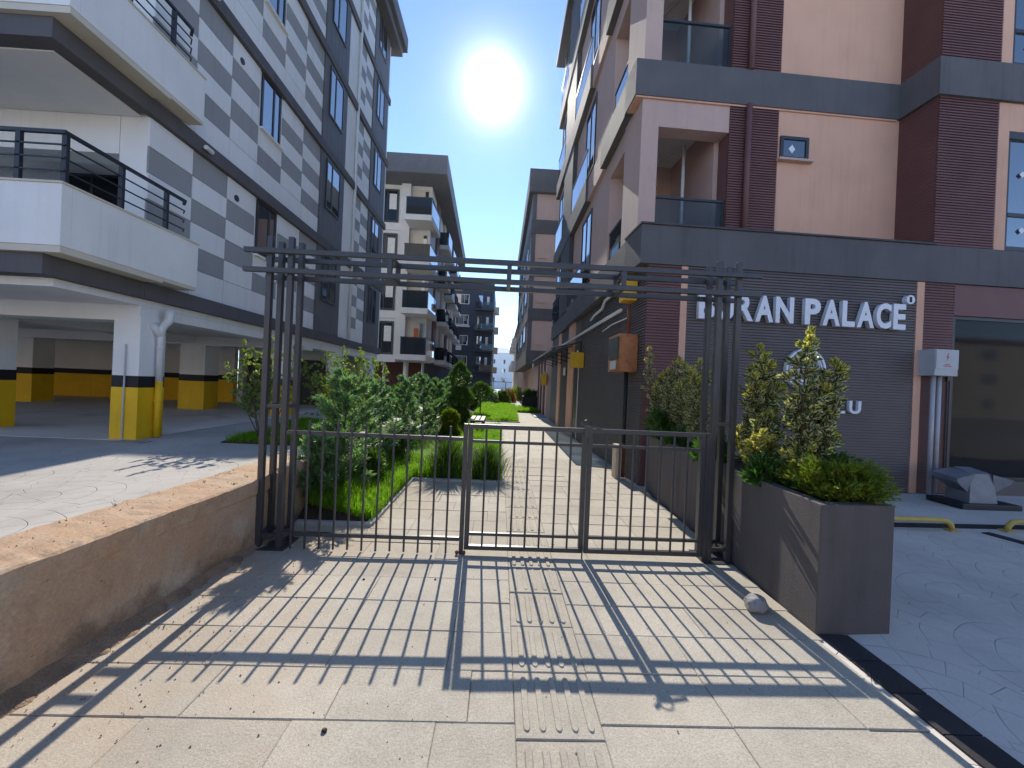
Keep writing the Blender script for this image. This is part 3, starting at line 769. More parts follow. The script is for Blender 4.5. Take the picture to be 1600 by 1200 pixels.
MB().tube([(-5.70, 6.088, .46), (-5.695, 6.088, 1.9)], .012, 6).build('conduit', 'grey_plastic', near)
parking_column(-8.75, -8.3, 6.5, 6.95, 'yellow based parking column cut by the left picture edge')
parking_column(-9.0, -8.3, 11.2, 11.75, 'yellow based column deep in the parking storey right of the near column')
parking_column(-13.9, -13.2, 11.4, 11.95, 'yellow based column deep in the parking storey at far left')
parking_column(-5.88, -5.52, 10.2, 10.75, 'yellow based parking column behind the left gate posts', 2.34)
parking_column(-5.88, -5.52, 13.3, 13.9, 'parking column behind the bright privet leaves', 2.34)
parking_column(-5.88, -5.52, 16.6, 17.3, 'parking column at the far end of the checkered block', 2.34)
# parking back walls
def back_wall():
    t = root('parking_wall', 'back wall of the parking storey with yellow base and black stripe', 'wall', (-12, 14.2, .45))
    for (x0, x1, y0, y1) in ((-22, -9.5, 14.2, 14.4),):
        B('wall_upper', 'dim_interior' if False else 'white_render', t, x0, x1, y0+.004, y1, 1.42, 2.5)
        B('black_stripe', 'black_paint', t, x0, x1, y0+.002, y1, 1.25, 1.42)
        B('yellow_base', 'yellow_paint', t, x0, x1, y0, y1, .455, 1.25)
    B('garage_door', 'frame_metal', t, -9.49, -6.2, 14.6, 14.7, .455, 2.1)
    B('wall_upper', 'white_render', t, -9.49, -5.9, 14.58, 14.75, 2.101, 2.5)
    B('side_wall', 'white_render', t, -22.2, -22, 4.5, 14.4, .455, 2.5)
    B('end_wall', 'white_render', t, -9.29, -6.0, 17.2, 17.4, .455, 2.5)
    B('side_wall', 'white_render', t, -9.49, -9.3, 14.401, 17.4, .455, 2.5)
back_wall()
def downpipe():
    d = root('downpipe', 'white drain pipe with angled branch, yellow below, on the near parking column', 'pipe', (-5.43, 6.36, .45))
    x, y = -5.43, 6.38
    MB().tube([(x, y, 1.34), (x, y, 2.1), (x+.0, y, 2.14)], .048, 12).build('upper_pipe', 'pipe_white', d, smooth=True)
    MB().tube([(x, y, .46), (x, y, 1.34)], .048, 12).build('lower_pipe', 'yellow_paint', d, smooth=True)
    MB().tube([(x, y, 2.06), (x, y, 2.16), (x+.03, y+.02, 2.24), (x+.07, y+.05, 2.31), (x+.08, y+.06, 2.40), (x+.06, y+.06, 2.50)], [.052, .056, .056, .058, .058, .055], 12).build('elbow', 'pipe_white', d, smooth=True)
    MB().tube([(x, y, 2.06), (x-.04, y-.05, 2.17), (x-.07, y-.09, 2.25)], [.05, .055, .06], 12).build('branch', 'pipe_white', d, smooth=True)
    for z in (1.86, 1.02): MB().lathe((x, y, z), [(.056, 0), (.060, .006), (.060, .018), (.056, .024)], 14).build('clamp', 'pipe_white' if z > 1.4 else 'yellow_paint', d)
downpipe()
def sec_camera(y, z, label):
    c = root('security_camera', label, 'camera', (LX+.09, y, z), 'bullet cameras on the checkered facade')
    MB().tube([(LX+.085, y, z), (LX+.12, y, z)], .035, 10).build('mount', 'rail_metal', c, smooth=False)
    MB().tube([(LX+.13, y+.05, z-.01), (LX+.17, y-.15, z-.03)], .038, 12).build('housing', 'white_plastic', c, smooth=False)
sec_camera(7.15, 5.49, 'white bullet camera on the dark band above the first storey')
sec_camera(7.15, 8.26, 'white bullet camera on the dark band at the upper picture edge')
m = MB().box(-5.62, -5.17, 5.82, 6.02, .452, .458); tag(m.build('drain_cover', 'weathered_steel'), 'flat metal drain cover at the foot of the near parking column', 'drain cover')

# ================================================================== RIGHT BUILDING
FA = R(2.2)
FT = Matrix.Translation((2.38, 6.25, 0)) @ Matrix.Rotation(FA, 4, 'Z')      # local: u along the front, v into the building, z up
def siding_front(name, mat, parent, u0, u1, z0, z1, v=0., pitch=.0465):
    """narrow horizontal boards with an open joint under each"""
    m = MB(FT); n = max(1, round((z1-z0)/pitch)); p = (z1-z0)/n; f = v-.020; k = v+.006
    for i in range(n):
        a = z0+i*p; j = a+.015
        m.add([(u0, k, a), (u1, k, a), (u1, k, j), (u0, k, j), (u0, f, j), (u1, f, j), (u1, f+.006, a+p), (u0, f+.006, a+p), (u0, k, a+p), (u1, k, a+p)],
              [(0, 1, 2, 3), (3, 2, 5, 4), (4, 5, 6, 7), (7, 6, 9, 8), (3, 4, 7, 8), (2, 9, 6, 5)])
    return stuff(m.build(name, mat, parent))
def siding_side(name, mat, parent, y0, y1, z0, z1, x, pitch=.0465):
    m = MB(); n = max(1, round((z1-z0)/pitch)); p = (z1-z0)/n; f = x-.020; k = x+.006
    for i in range(n):
        a = z0+i*p; j = a+.015
        m.add([(k, y0, a), (k, y1, a), (k, y1, j), (k, y0, j), (f, y0, j), (f, y1, j), (f+.006, y1, a+p), (f+.006, y0, a+p), (k, y0, a+p), (k, y1, a+p)],
              [(0, 1, 2, 3), (3, 2, 5, 4), (4, 5, 6, 7), (7, 6, 9, 8), (3, 4, 7, 8), (2, 9, 6, 5)])
    return stuff(m.build(name, mat, parent))
RX = 2.30
def right_building():
    b = root('corner_building', 'brown clad and pink rendered apartment building with balconies on the right', 'building', (2.6, 6.6, 0))
    E_ = 17.6
    # ground storey: core, cladding, pink strips
    B('wall', 'siding_umber', b, -.06, 5.28, .03, .5, -.05, 3.575, T=FT)
    B('wall', 'siding_umber', b, RX+.012, 2.9, 6.80, E_, -.05, 3.57)
    siding_front('horizontal_siding', 'siding_maroon', b, -.08, .475, 0, 3.58)
    siding_front('horizontal_siding', 'siding_umber', b, .585, 4.60, 0, 3.58)
    siding_front('horizontal_siding', 'siding_maroon', b, 4.735, 5.30, 0, 3.58)
    for u0, u1 in ((.476, .584), (4.601, 4.734)): B('pilaster_strip', 'pink_render', b, u0, u1, -.022, .03, 0, 3.578, T=FT)
    siding_side('horizontal_siding', 'siding_umber', b, 6.262, 11.42, 0, 3.58, RX)
    B('pilaster_strip', 'pink_render', b, RX-.05, RX+.01, 12.25, 13.2, 0, 3.58)
    siding_side('horizontal_siding', 'siding_umber', b, 13.21, 14.88, 0, 3.58, RX)
    B('pilaster_strip', 'pink_render', b, RX-.05, RX+.01, 14.9, 15.5, 0, 3.58)
    d = B('door', 'frame_metal', b, RX-.01, RX+.01, 11.44, 12.24, 0, 2.3); B('door_frame', 'white_plastic', d, RX-.03, RX-.012, 11.43, 11.47, 0, 2.32)
    B('wall_panel', 'slate_cladding', b, RX-.02, RX+.01, 15.51, E_, 0, 3.58)
    # shop window at the far right
    B('shop_sill', 'siding_umber', b, 5.305, 11.2, -.01, .25, -.02, .24, T=FT)
    B('shop_lintel', 'siding_maroon', b, 5.305, 11.2, -.012, .25, 3.05, 3.575, T=FT)
    for (u0, u1) in ((5.33, 8.2), (8.25, 11.1)):
        w = MB(FT); w.box(u0, u0+.05, .02, .08, .245, 3.045); w.box(u1-.05, u1, .02, .08, .245, 3.045); w.box(u0+.05, u1-.05, .02, .08, .245, .30); w.box(u0+.05, u1-.05, .02, .08, 2.99, 3.045)
        wf = w.build('shop_window', 'frame_metal', b); MB(FT).box(u0+.05, u1-.05, .045, .055, .30, 2.99).build('pane', 'shop_glass', wf)
    B('shop_floor', 'pale_concrete', b, 5.305, 13.0, .26, 2.0, -.02, .20, T=FT)
    B('shop_wall', 'cardboard', b, 5.305, 13.0, 2.0, 2.1, .2, 3.1, T=FT)
    B('shop_wall', 'cardboard', b, 13.0, 13.1, .1, 2.1, .2, 3.1, T=FT)
    B('shop_wall', 'cardboard', b, 5.285, 5.304, .51, 2.0, .2, 3.1, T=FT)
    B('shop_ceiling', 'white_render', b, 5.305, 13.0, .26, 2.1, 3.10, 3.2, T=FT)
    # band over the ground storey
    B('storey_band', 'slate_band', b, -.23, 11.2, -.045, .70, 3.585, 4.205, T=FT)
    B('band_cap', 'slate_render', b, -.25, 4.86, -.075, .69, 4.207, 4.235, T=FT)
    MB().box(2.14, 2.60, 6.95, 13.4, 3.585, 4.20).build('storey_band', 'slate_band', b)
    MB().box(2.20, 2.60, 13.41, E_, 3.585, 4.20).build('storey_band', 'slate_band', b)
    v = .64; SH = 3.19
    for s in range(4):
        zb = 4.21+s*SH; zt = zb+2.55; up = s*SH                    # storey between bands
        # front, recessed part
        B('corner_pillar', 'pale_pink_render', b, -.045, .265, v, v+.86, zb, zt, T=FT)
        B('beam', 'pale_pink_render', b, .266, 1.575, v+.003, v+.30, zt-.50, zt, T=FT)
        siding_front('horizontal_siding', 'siding_maroon', b, 1.576, 2.50, zb, zt, v)
        B('wall', 'siding_maroon', b, 1.576, 2.50, v+.03, v+.3, zb, zt, T=FT)
        MB(FT).tube([(1.90, v-.065, zb), (1.90, v-.065, zt)], .05, 10).build('downpipe', 'siding_maroon', b, smooth=True)
        pw = B('wall', 'pink_render', b, 2.501, 4.86, v-.005, v+.3, zb, zt, T=FT)
        window(b, 'y', 2.54, 3.08, zb+1.64, zb+2.06, v-.006, -1, 'window_glass', (), fw=.055, sill='pale_pink_render', trans=FT)
        wn_ = MB(FT); cu, cz = 2.77, zb+1.84; wn_.add([(cu-.07, v-.025, cz), (cu, v-.025, cz-.08), (cu+.06, v-.025, cz), (cu, v-.025, cz+.08)], [(0, 1, 2, 3)]); wn_.build('paper_label', 'white_plastic', b)
        # balcony behind the corner opening
        bl = B('balcony', 'pale_pink_render', b, .266, 1.575, v+.31, 2.7, zb-.10, zb-.002, T=FT)
        B('ceiling', 'white_render', bl, .08, 1.575, v+.31, 2.7, zt-.02, zt, T=FT)
        B('back_wall', 'pale_pink_render', bl, .08, 1.575, 2.7, 2.8, zb, zt, T=FT)
        B('side_wall', 'pale_pink_render', bl, 1.49, 1.575, v+.31, 2.699, zb, zt-.022, T=FT)
        B('balcony_door', 'smoked_glass', bl, .35, .95, 2.66, 2.69, zb, zb+2.1, T=FT)
        B('balcony_shelf', 'white_plastic', bl, .62, .86, 2.35, 2.6, zb, zb+1.15, T=FT)
        MB(FT).tube([(1.18, 1.5, zb), (1.18, 1.5, zt-.25), (.62, 2.6, zt-.32)], .035, 8).build('vent_pipe', 'pipe_white', bl, smooth=True)
        MB(FT).lathe((.55, 1.6, zt-.075), [(.02, .054), (.13, .05), (.13, .015), (.09, 0)], 14).build('ceiling_lamp', 'white_plastic', bl)
        gl = B('glass_rail', 'rail_glass', bl, .268, 1.55, v+.06, v+.072, zb+.0, zb+.80, T=FT); B('handrail', 'frame_metal', gl, .268, 1.574, v+.045, v+.087, zb+.80, zb+.84, T=FT)
        B('rail_post', 'frame_metal', gl, 1.535, 1.57, v+.05, v+.082, zb, zb+.80, T=FT)
        gl = MB().box(RX+.03, RX+.042, 7.86, 8.82, zb, zb+.80).build('glass_rail', 'blue_glass', bl); MB().box(RX+.015, RX+.057, 7.86, 8.82, zb+.80, zb+.84).build('handrail', 'frame_metal', gl)
        # projecting bay on the right
        siding_front('horizontal_siding', 'siding_maroon', b, 4.87, 5.98, zb, zt, 0.)
        B('bay_wall', 'siding_maroon', b, 4.872, 5.98, .03, .7, zb, zt, T=FT)
        B('bay_wall', 'pink_render', b, 5.981, 6.20, -.004, .7, zb, zt, T=FT)
        B('bay_wall', 'pink_render', b, 6.201, 11.2, -.004, .7, zt-.48, zt, T=FT)
        m = MB(FT); n = 55; p = (zt-zb)/n
        for i in range(n):
            a = zb+i*p; m.add([(4.856, .0, a), (4.856, v, a), (4.868, v, a+p), (4.868, 0, a+p), (4.868, 0, a), (4.868, v, a)], [(0, 3, 2, 1), (4, 0, 1, 5)])
        stuff(m.build('horizontal_siding', 'siding_maroon', b))
        window(b, 'y', 6.205, 8.4, zb+.03, zt-.485, .06, -1, 'blue_glass', (.45,), fw=.07, sill=None, trans=FT)
        MB(FT).box(6.275, 8.33, .02, .058, zb+.62, zb+.68).build('transom', 'frame_metal', b)
        B('shutter_box', 'frame_metal', b, 6.205, 8.4, .00, .05, zt-.60, zt-.487, T=FT)
        m = MB(FT)
        for (cu, cz) in ((6.52, zb+1.35), (6.55, zb+.38)): m.add([(cu-.06, .018, cz), (cu, .018, cz-.05), (cu+.06, .018, cz+.01), (cu, .018, cz+.06)], [(0, 1, 2, 3)])
        m.build('paper_label', 'white_plastic', b)
        # band above this storey
        zb2 = zt; zt2 = zt+.64
        if s < 3:
            B('storey_band', 'slate_band', b, -.20, 4.80, v-.05, v+.5, zb2+.001, zt2-.002, T=FT)
            B('storey_band', 'slate_band', b, 4.801, 11.2, -.06, v+.5, zb2+.001, zt2-.002, T=FT)
            B('band_edge', 'pink_render', b, -.18, 4.79, v-.03, v+.4, zb2-.03, zb2, T=FT)
        # ------- side facade
        MB().box(RX, 2.6, 8.86, 10.55, zb, zt).build('wall', 'pale_pink_render', b)
        MB().box(RX+.02, 2.6, 10.551, 13.4, zb, zt).build('wall', 'pale_pink_render', b)
        MB().box(RX+.001, 2.6, 7.76, 8.859, zt-.42, zt).build('beam', 'pale_pink_render', b)
        window(b, 'x', 10.62, 11.85, zb+.25, zt-.30, RX+.015, -1, 'window_glass', (.5,), sill=None)
        gl = MB().box(RX-.12, RX-.108, 11.0, 13.3, zb, zb+.85).build('glass_rail', 'blue_glass', b); MB().box(RX-.135, RX-.093, 11.0, 13.3, zb+.85, zb+.89).build('handrail', 'frame_metal', gl)
        MB().box(2.17, 2.6, 13.41, 15.35, zb-.01, zt).build('dark_pilaster', 'slate_render', b)
        MB().box(RX+.01, 2.6, 15.351, E_, zb, zt).build('wall', 'pale_pink_render', b)
        gl = MB().box(RX-.12, RX-.108, 15.6, 17.4, zb, zb+.95).build('glass_rail', 'blue_glass', b); MB().box(RX-.135, RX-.093, 15.6, 17.4, zb+.95, zb+.99).build('handrail', 'frame_metal', gl)
        window(b, 'x', 15.8, 17.2, zb+1.0, zt-.25, RX+.009, -1, 'window_glass', (.5,), sill=None)
        if s < 3:
            MB().box(2.15, 2.6, 7.42, 9.25, zb2, zt2).build('storey_band', 'slate_band', b)
            MB().box(2.22, 2.6, 9.251, 10.9, zb2, zt2).build('storey_band', 'pale_pink_render', b)
            MB().box(2.15, 2.6, 10.901, 13.4, zb2, zt2).build('storey_band', 'slate_band', b)
            MB().box(2.15, 2.6, 13.401, E_, zb2, zt2).build('storey_band', 'slate_band', b)
        # core behind
        MB(FT).box(1.6, 11.2, 1.4, 11.0, zb-.3, zt+.5).build('core', 'dim_interior', b)
    zr = 4.21+3*SH+2.55
    rf = MB().box(1.95, 14, 6.2, 18.1, zr, zr+.25).build('roof', 'dark_roof', b); MB().box(2.05, 13.9, 6.3, 18.0, zr+.252, zr+1.0).build('fascia', 'dark_roof', rf)
    return b
right_building()

# ---- sign
def text_mesh(ch, size, depth, bold=.0):
    cu = bpy.data.curves.new('letter', 'FONT'); cu.body = ch; cu.size = size; cu.extrude = depth/2; cu.offset = bold; cu.resolution_u = 4
    tmp = bpy.data.objects.new('tmp', cu); col.objects.link(tmp); dg = bpy.context.evaluated_depsgraph_get(); dg.update()
    me = bpy.data.meshes.new_from_object(tmp.evaluated_get(dg)); bpy.data.objects.remove(tmp); me.name = 'letter'
    return me
def put_letter(ch, u0, u1, z0, z1, v, depth, parent, mat, bold=.012, name='letter'):
    me = text_mesh(ch, 1, 1, bold)
    co = np.array([x.co[:] for x in me.vertices]); lo = co.min(0); hi = co.max(0)
    c = (co-lo)/(hi-lo); off = world_off(parent)
    for i, x in enumerate(me.vertices):
        p = FT @ Vector((u0+c[i, 0]*(u1-u0), v-depth*c[i, 2], z0+c[i, 1]*(z1-z0))); x.co = p-off
    me.materials.clear(); me.materials.append(MATS[mat])
    # sides of each letter are the same painted metal
    return link(name, me, parent)
def sign():
    s = root('building_sign', 'raised white metal letters of the building name on dark siding', 'sign', tuple(FT @ Vector((2.5, -.05, 2.7))))
    widths = {'B': 1, 'U': 1.02, 'R': 1.02, 'A': 1.1, 'N': 1.12, ' ': .42, 'P': .98, 'L': .80, 'C': .95, 'E': .80}
    txt = 'BURAN PALACE'; gap = .14
    tot = sum(widths[c] for c in txt)+gap*(len(txt)-1); k = (4.325-.745)/tot; u = .745
    for c in txt:
        wd = widths[c]*k
        if c != ' ': put_letter(c, u, u+wd, 2.735, 3.16, -.03, .07, s, 'letter_face', .035)
        u += wd+gap*k
    m = MB(FT); m.tube([(4.40, -.02, 3.245), (4.40, -.10, 3.245)], .075, 20); dsc = m.build('round_badge', 'letter_face', s)
    put_letter('1', 4.378, 4.418, 3.20, 3.29, -.1005, .004, dsc, 'black_paint', .02, name='numeral')
sign()
def logo():
    s = root('logo_sign', 'round white emblem with lettering below it, half hidden by the shrubs', 'sign', tuple(FT @ Vector((2.62, -.05, 2.0))))
    cu, cz = 2.625, 1.995
    for r, t in ((.335, .022), (.275, .012), (.245, .008)):
        m = MB(FT); n = 48; vs = []
        for v_ in (-.02, -.085):
            for rr in (r-t, r+t*.5): vs += [(cu+rr*math.cos(2*math.pi*k/n), v_, cz+rr*math.sin(2*math.pi*k/n)) for k in range(n)]
        fs = []
        for k in range(n):
            j = (k+1) % n
            fs += [(2*n+k, 2*n+j, 3*n+j, 3*n+k), (k, j, 2*n+j, 2*n+k), (n+k, n+j, 3*n+j, 3*n+k)]
        m.add(vs, fs).build('ring', 'letter_face', s)
    def st(name, pts, t=.024):
        m = MB(FT)
        for a, b in zip(pts[:-1], pts[1:]): m.bar((cu+a[0], -.05, cz+a[1]), (cu+b[0], -.05, cz+b[1]), .05, t) if False else m.bar((cu+a[0], -.05, cz+a[1]), (cu+b[0], -.05, cz+b[1]), t, .05)
        m.build(name, 'letter_face', s)
    st('emblem_stroke', [(-.12, -.17), (-.12, .06), (-.03, .17), (.06, .17)])
    st('emblem_stroke', [(-.05, -.20), (.03, -.06), (-.01, -.02), (-.01, .10)])
    st('emblem_stroke', [(.10, -.18), (.02, -.05)]); st('emblem_stroke', [(.10, .15), (.14, .05), (.10, -.03), (.03, -.04)])
    for c, u0, u1 in (('I', 1.66, 1.715), ('T', 2.33, 2.50), ('O', 2.53, 2.71), ('L', 3.20, 3.35), ('U', 3.42, 3.63)):
        put_letter(c, u0, u1, 1.30, 1.515, -.02, .05, s, 'letter_face', .03)
    for c, u0, u1 in (('G', 2.34, 2.52), ('A', 2.56, 2.73)): put_letter(c, u0, u1, .99, 1.185, -.02, .05, s, 'letter_face', .03)
logo()
# ---- electrical cabinet with its two conduits
def cabinet():
    c = root('electrical_cabinet', 'light grey electrical cabinet with red lightning mark on the siding', 'cabinet', tuple(FT @ Vector((5.0, -.1, 2.0))))
    B('case', 'grey_plastic', c, 4.66, 5.07, -.28, -.016, 1.99, 2.42, T=FT, bevel=.006)
    B('door', 'grey_plastic', c, 4.668, 5.062, -.292, -.281, 2.10, 2.412, T=FT)
    m = MB(FT); v = -.2935; u, z = 4.865, 2.285
    m.add([(u+.012, v, z+.075), (u-.022, v, z+.0), (u+.002, v, z+.0), (u-.012, v, z-.07), (u+.028, v, z+.018), (u+.004, v, z+.018), (u+.028, v, z+.075)], [(0, 1, 2, 5, 6), (2, 3, 4, 5)])
    m.build('lightning_mark', 'red_paint', c)
    m = MB(FT)
    for z0, wd in ((2.165, .045), (2.140, .075)): m.add([(u-wd, v, z0), (u+wd, v, z0), (u+wd, v, z0+.013), (u-wd, v, z0+.013)], [(0, 1, 2, 3)])
    m.build('warning_text', 'red_paint', c)
    for u in (4.84, 4.95): MB(FT).tube([(u, -.12, .0), (u, -.12, 1.99)], .032, 10).build('conduit', 'grey_plastic', c, smooth=True)
cabinet()
def strut():
    m = MB(FT)
    for u in (5.215, 5.255): m.tube([(u, -.03, .25), (u, -.03, 2.05)], .009, 6)
    for k in range(9): m.bar((5.215, -.03, .3+k*.2), (5.255, -.03, .4+k*.2), .01)
    m.box(5.19, 5.25, -.05, -.016, 1.92, 2.06)
    tag(m.build('cable_ladder', 'rail_metal'), 'thin black cable ladder on the siding beside the shop window', 'cable ladder')
strut()
# ---- things before and behind the shop window
def roof_vent():
    c = root('metal_vent_hood', 'grey sheet metal hood with flared sides on a dark base by the shop window', 'vent hood', (7.3, 5.78, 0))
    ax, ay = 7.3, 5.80
    B('base', 'rail_metal', c, ax-.42, ax+.50, ay-.25, ay+.25, -.008, .07, bevel=.01)
    bd = MB().add([(ax-.22, ay-.17, .07), (ax+.22, ay-.17, .07), (ax+.22, ay+.17, .07), (ax-.22, ay+.17, .07), (ax-.17, ay-.13, .50), (ax+.17, ay-.13, .50), (ax+.13, ay+.13, .56), (ax-.13, ay+.13, .56)],
                  [(0, 1, 5, 4), (1, 2, 6, 5), (2, 3, 7, 6), (3, 0, 4, 7), (4, 5, 6, 7)]).build('body', 'weathered_steel', c, bevel=.008)
    for s in (-1, 1):
        MB().add([(ax+s*.14, ay-.16, .50), (ax+s*.14, ay+.16, .54), (ax+s*.44, ay+.18, .47), (ax+s*.44, ay-.18, .43), (ax+s*.42, ay-.17, .37), (ax+s*.42, ay+.17, .40), (ax+s*.21, ay+.13, .24), (ax+s*.21, ay-.13, .22)],
                 [(0, 1, 2, 3), (3, 2, 5, 4), (4, 5, 6, 7), (0, 3, 4, 7), (1, 6, 5, 2)]).build('flared_wing', 'weathered_steel', c)
roof_vent()
B_ = MB(FT).box(5.42, 6.05, .45, .85, .72, 1.08); tag(B_.build('cardboard_box', 'cardboard', bevel=.01), 'brown cardboard box on the stand inside the shop window', 'box')
m = MB(FT); m.box(5.38, 6.10, .40, .9, .66, .715)
for u in (5.42, 6.06):
    for v_ in (.43, .86): m.box(u-.02, u+.02, v_-.02, v_+.02, .201, .66)
tag(m.build('stand', 'rail_metal'), 'black stand inside the shop window under the cardboard box', 'stand')
tag(MB(FT).box(5.45, 5.98, .30, .33, .22, .62).build('white_board', 'white_plastic'), 'white board leaning inside the shop window below the box', 'board')
for nm, (x0, x1, y, lab) in {'a': (4.55, 5.60, 4.62, 'yellow tubular wheel stop next to the planter'), 'b': (6.36, 7.45, 4.66, 'yellow tubular wheel stop cut by the right picture edge')}.items():
    g = root('wheel_stop', lab, 'wheel stop', ((x0+x1)/2, y, 0), 'yellow wheel stops on the forecourt')
    MB().tube([(x0, y, 0), (x0+.015, y, .06), (x0+.07, y, .105), (x0+.15, y, .115), (x1-.15, y, .115), (x1-.07, y, .105), (x1-.015, y, .06), (x1, y, 0)],   .031, 10).build('tube', 'dull_yellow', g, smooth=True)
    for x in (x0, x1): MB().box(x-.06, x+.06, y-.05, y+.05, -.008, .004).build('foot_plate', 'dull_yellow', g)

# ---- rusty box on its pole, meter boxes, pipes along the side wall
def pole_box():
    g = root('rusty_metal_box', 'rusty orange metal box with dark plate on a black pole', 'box', (2.17, 6.72, 0))
    MB().box(1.96, 2.385 if False else 2.27, 6.46, 7.12, 1.84, 2.47).build('box_shell', 'rusty_steel', g, bevel=.006)
    MB().box(1.945, 1.959, 6.52, 7.05, 2.06, 2.43).build('dark_plate', 'sign_plate', g)
    MB().box(1.945, 1.959, 6.62, 6.95, 1.88, 2.03).build('small_plate', 'grey_plastic', g)
    MB().tube([(2.17, 6.70, .62), (2.17, 6.70, 1.84)], .036, 10).build('pole', 'black_paint', g, smooth=True)
    MB().tube([(2.17, 6.70, 2.47), (2.17, 6.70, 3.02)], .032, 10).build('pole', 'rust', g, smooth=True)
    MB().tube([(2.17, 6.70, .02), (2.17, 6.70, .62)], .04, 10).build('rusty_sleeve', 'rust', g, smooth=True)
    MB().box(2.03, 2.13, 6.62, 6.86, -.01, .58).build('concrete_footing', 'old_concrete', g, bevel=.02)
pole_box()
def yellow_box(x0, x1, y0, y1, z0, z1, lab):
    g = root('meter_box', lab, 'meter box', ((x0+x1)/2, (y0+y1)/2, z0), 'yellow gas meter boxes on the side wall')
    MB().box(x0, x1, y0, y1, z0, z1).build('case', 'yellow_box', g, bevel=.008)
    MB().box(x0+.02, x1-.02, y0-.008, y0-.001, z0+.03, z1-.03).build('cover', 'yellow_box', g, bevel=.003)
    MB().tube([((x0+x1)/2, y0+.06, z1), ((x0+x1)/2, y0+.06, z1+.06)], .018, 8).build('pipe_stub', 'pipe_white', g)
    MB().box(x1-.08, RX+.004, y0+.05, y1, z0+.05, z1-.05).build('bracket', 'rail_metal', g)
yellow_box(2.03, 2.26, 6.58, 6.85, 3.06, 3.40, 'yellow meter box high behind the gate beam above the rusty box')
yellow_box(1.92, 2.27, 10.7, 10.95, 2.08, 2.50, 'yellow meter box on the wall beside the canopy')
yellow_box(2.02, 2.27, 19.2, 19.5, 1.55, 2.15, 'far yellow meter box beyond the canopy')
def side_pipes():
    o = MB().tube([(2.20, 7.25, 3.02), (2.20, 9.0, 3.03), (2.21, 12.0, 3.03), (2.21, 17.4, 3.05)], .035, 8).build('gas_pipe', 'pipe_white', smooth=True)
    tag(o, 'long white pipe running along the brown side wall', 'pipe')
    o = MB().tube([(2.21, 7.4, 3.46), (2.21, 8.5, 3.46), (2.21, 8.7, 3.32), (2.21, 9.4, 3.30), (2.21, 9.8, 3.24)], .03, 8).build('overflow_pipe', 'pipe_white', smooth=True)
    tag(o, 'short white pipe with a kink above the long one', 'pipe')
    o = MB().tube([(2.21, 6.95, 2.82), (2.21, 7.9, 2.84), (2.21, 8.6, 2.80)], .014, 6).build('cable', 'white_plastic', smooth=True)
    tag(o, 'thin white cable on the side wall by the rusty box', 'cable')
side_pipes()
def canopy():
    g = root('door_canopy', 'low glazed canopy on dark brackets above the side door', 'canopy', (1.85, 14, 2.55))
    x0, x1, ya, yb = 1.40, 2.25, 11.1, 17.3
    MB().add([(x0, ya, 2.62), (x1, ya, 2.86), (x1, yb, 2.86), (x0, yb, 2.62), (x0, ya, 2.632), (x1, ya, 2.872), (x1, yb, 2.872), (x0, yb, 2.632)], [(3, 2, 1, 0), (4, 5, 6, 7), (0, 1, 5, 4), (1, 2, 6, 5), (2, 3, 7, 6), (3, 0, 4, 7)]).build('sheet', 'canopy_sheet', g)
    MB().box(x0-.02, x0+.02, ya, yb, 2.57, 2.615).build('edge_rail', 'weathered_steel', g)
    for y in np.linspace(ya+.1, yb-.1, 6):
        m = MB(); m.bar((x1+.03, y, 2.84), (x0, y, 2.60), .03); m.bar((x1+.03, y, 2.42), (x0+.1, y, 2.59), .025); m.box(x1, x1+.04, y-.02, y+.02, 2.38, 2.88); m.build('bracket', 'rail_metal', g)
canopy()
def wall_lamp():
    g = root('wall_lamp', 'small white wall lamp beside the side door', 'lamp', (2.2, 13.6, 2.0))
    MB().box(2.17, 2.24, 13.5, 13.62, 1.92, 2.20).build('housing', 'white_plastic', g, bevel=.01)
    MB().box(2.24, 2.29, 13.53, 13.59, 2.0, 2.1).build('arm', 'rail_metal', g)
wall_lamp()
m = MB().box(1.70, 2.25, 18.6, 20.2, -.005, .05); tag(m.build('access_cover', 'weathered_steel', bevel=.01), 'flat grey access cover lying on the far path by the wall', 'cover')

# ================================================================== BUILDINGS BEYOND
def right_block():
    b = root('pink_block', 'pink block with dark bands standing past the corner building', 'building', (3, 24, 0))
    x0, y0, y1 = 1.55, 24.0, 41.0
    B('wall', 'pale_pink_render', b, 2.30, 9, 19.5, y1, -.1, 2.80)
    B('wall', 'pale_pink_render', b, x0, 9, y0, y1, 2.82, 13.3)
    for z0, z1 in ((2.80, 3.66), (5.52, 6.25), (8.22, 8.98), (10.85, 11.7)): B('storey_band', 'slate_band', b, x0-.07, 9, y0-.07, y1, z0, z1)
    B('edge_strip', 'slate_cladding', b, x0-.04, x0+.22, y0-.03, y1, 3.67, 13.3)
    for z0, z1 in ((13.3, 14.7),): rf = B('roof', 'dark_roof', b, x0-.30, 9, y0-.3, y1+.5, z0, z1)
    for z in (3.67, 6.26, 8.99):
        for y in (26.0, 30.0, 34.0, 38.0): window(b, 'x', y, y+2.0, z+.7, z+1.9, x0-.045, -1, 'window_glass', (.5,), sill=None)
        m = MB(); m.box(2.0, 2.5, y0-.10, y0-.01, z+.35, z+.42); m.build('air_vent', 'pale_pink_render', b)
    for x in (2.45, 2.75): B('pilaster_strip', 'siding_maroon', b, x, x+.14, 23.92, 23.995, 0, 2.79) if False else None
    for y in (20.0, 21.5, 23.0): B('pilaster_strip', 'siding_maroon', b, 2.24, 2.30, y, y+.5, 0, 2.79)
    MB().tube([(1.95, 23.9, 2.5), (1.95, 23.9, 2.85)], .06, 8).build('pipe_end', 'grey_plastic', b)
right_block()
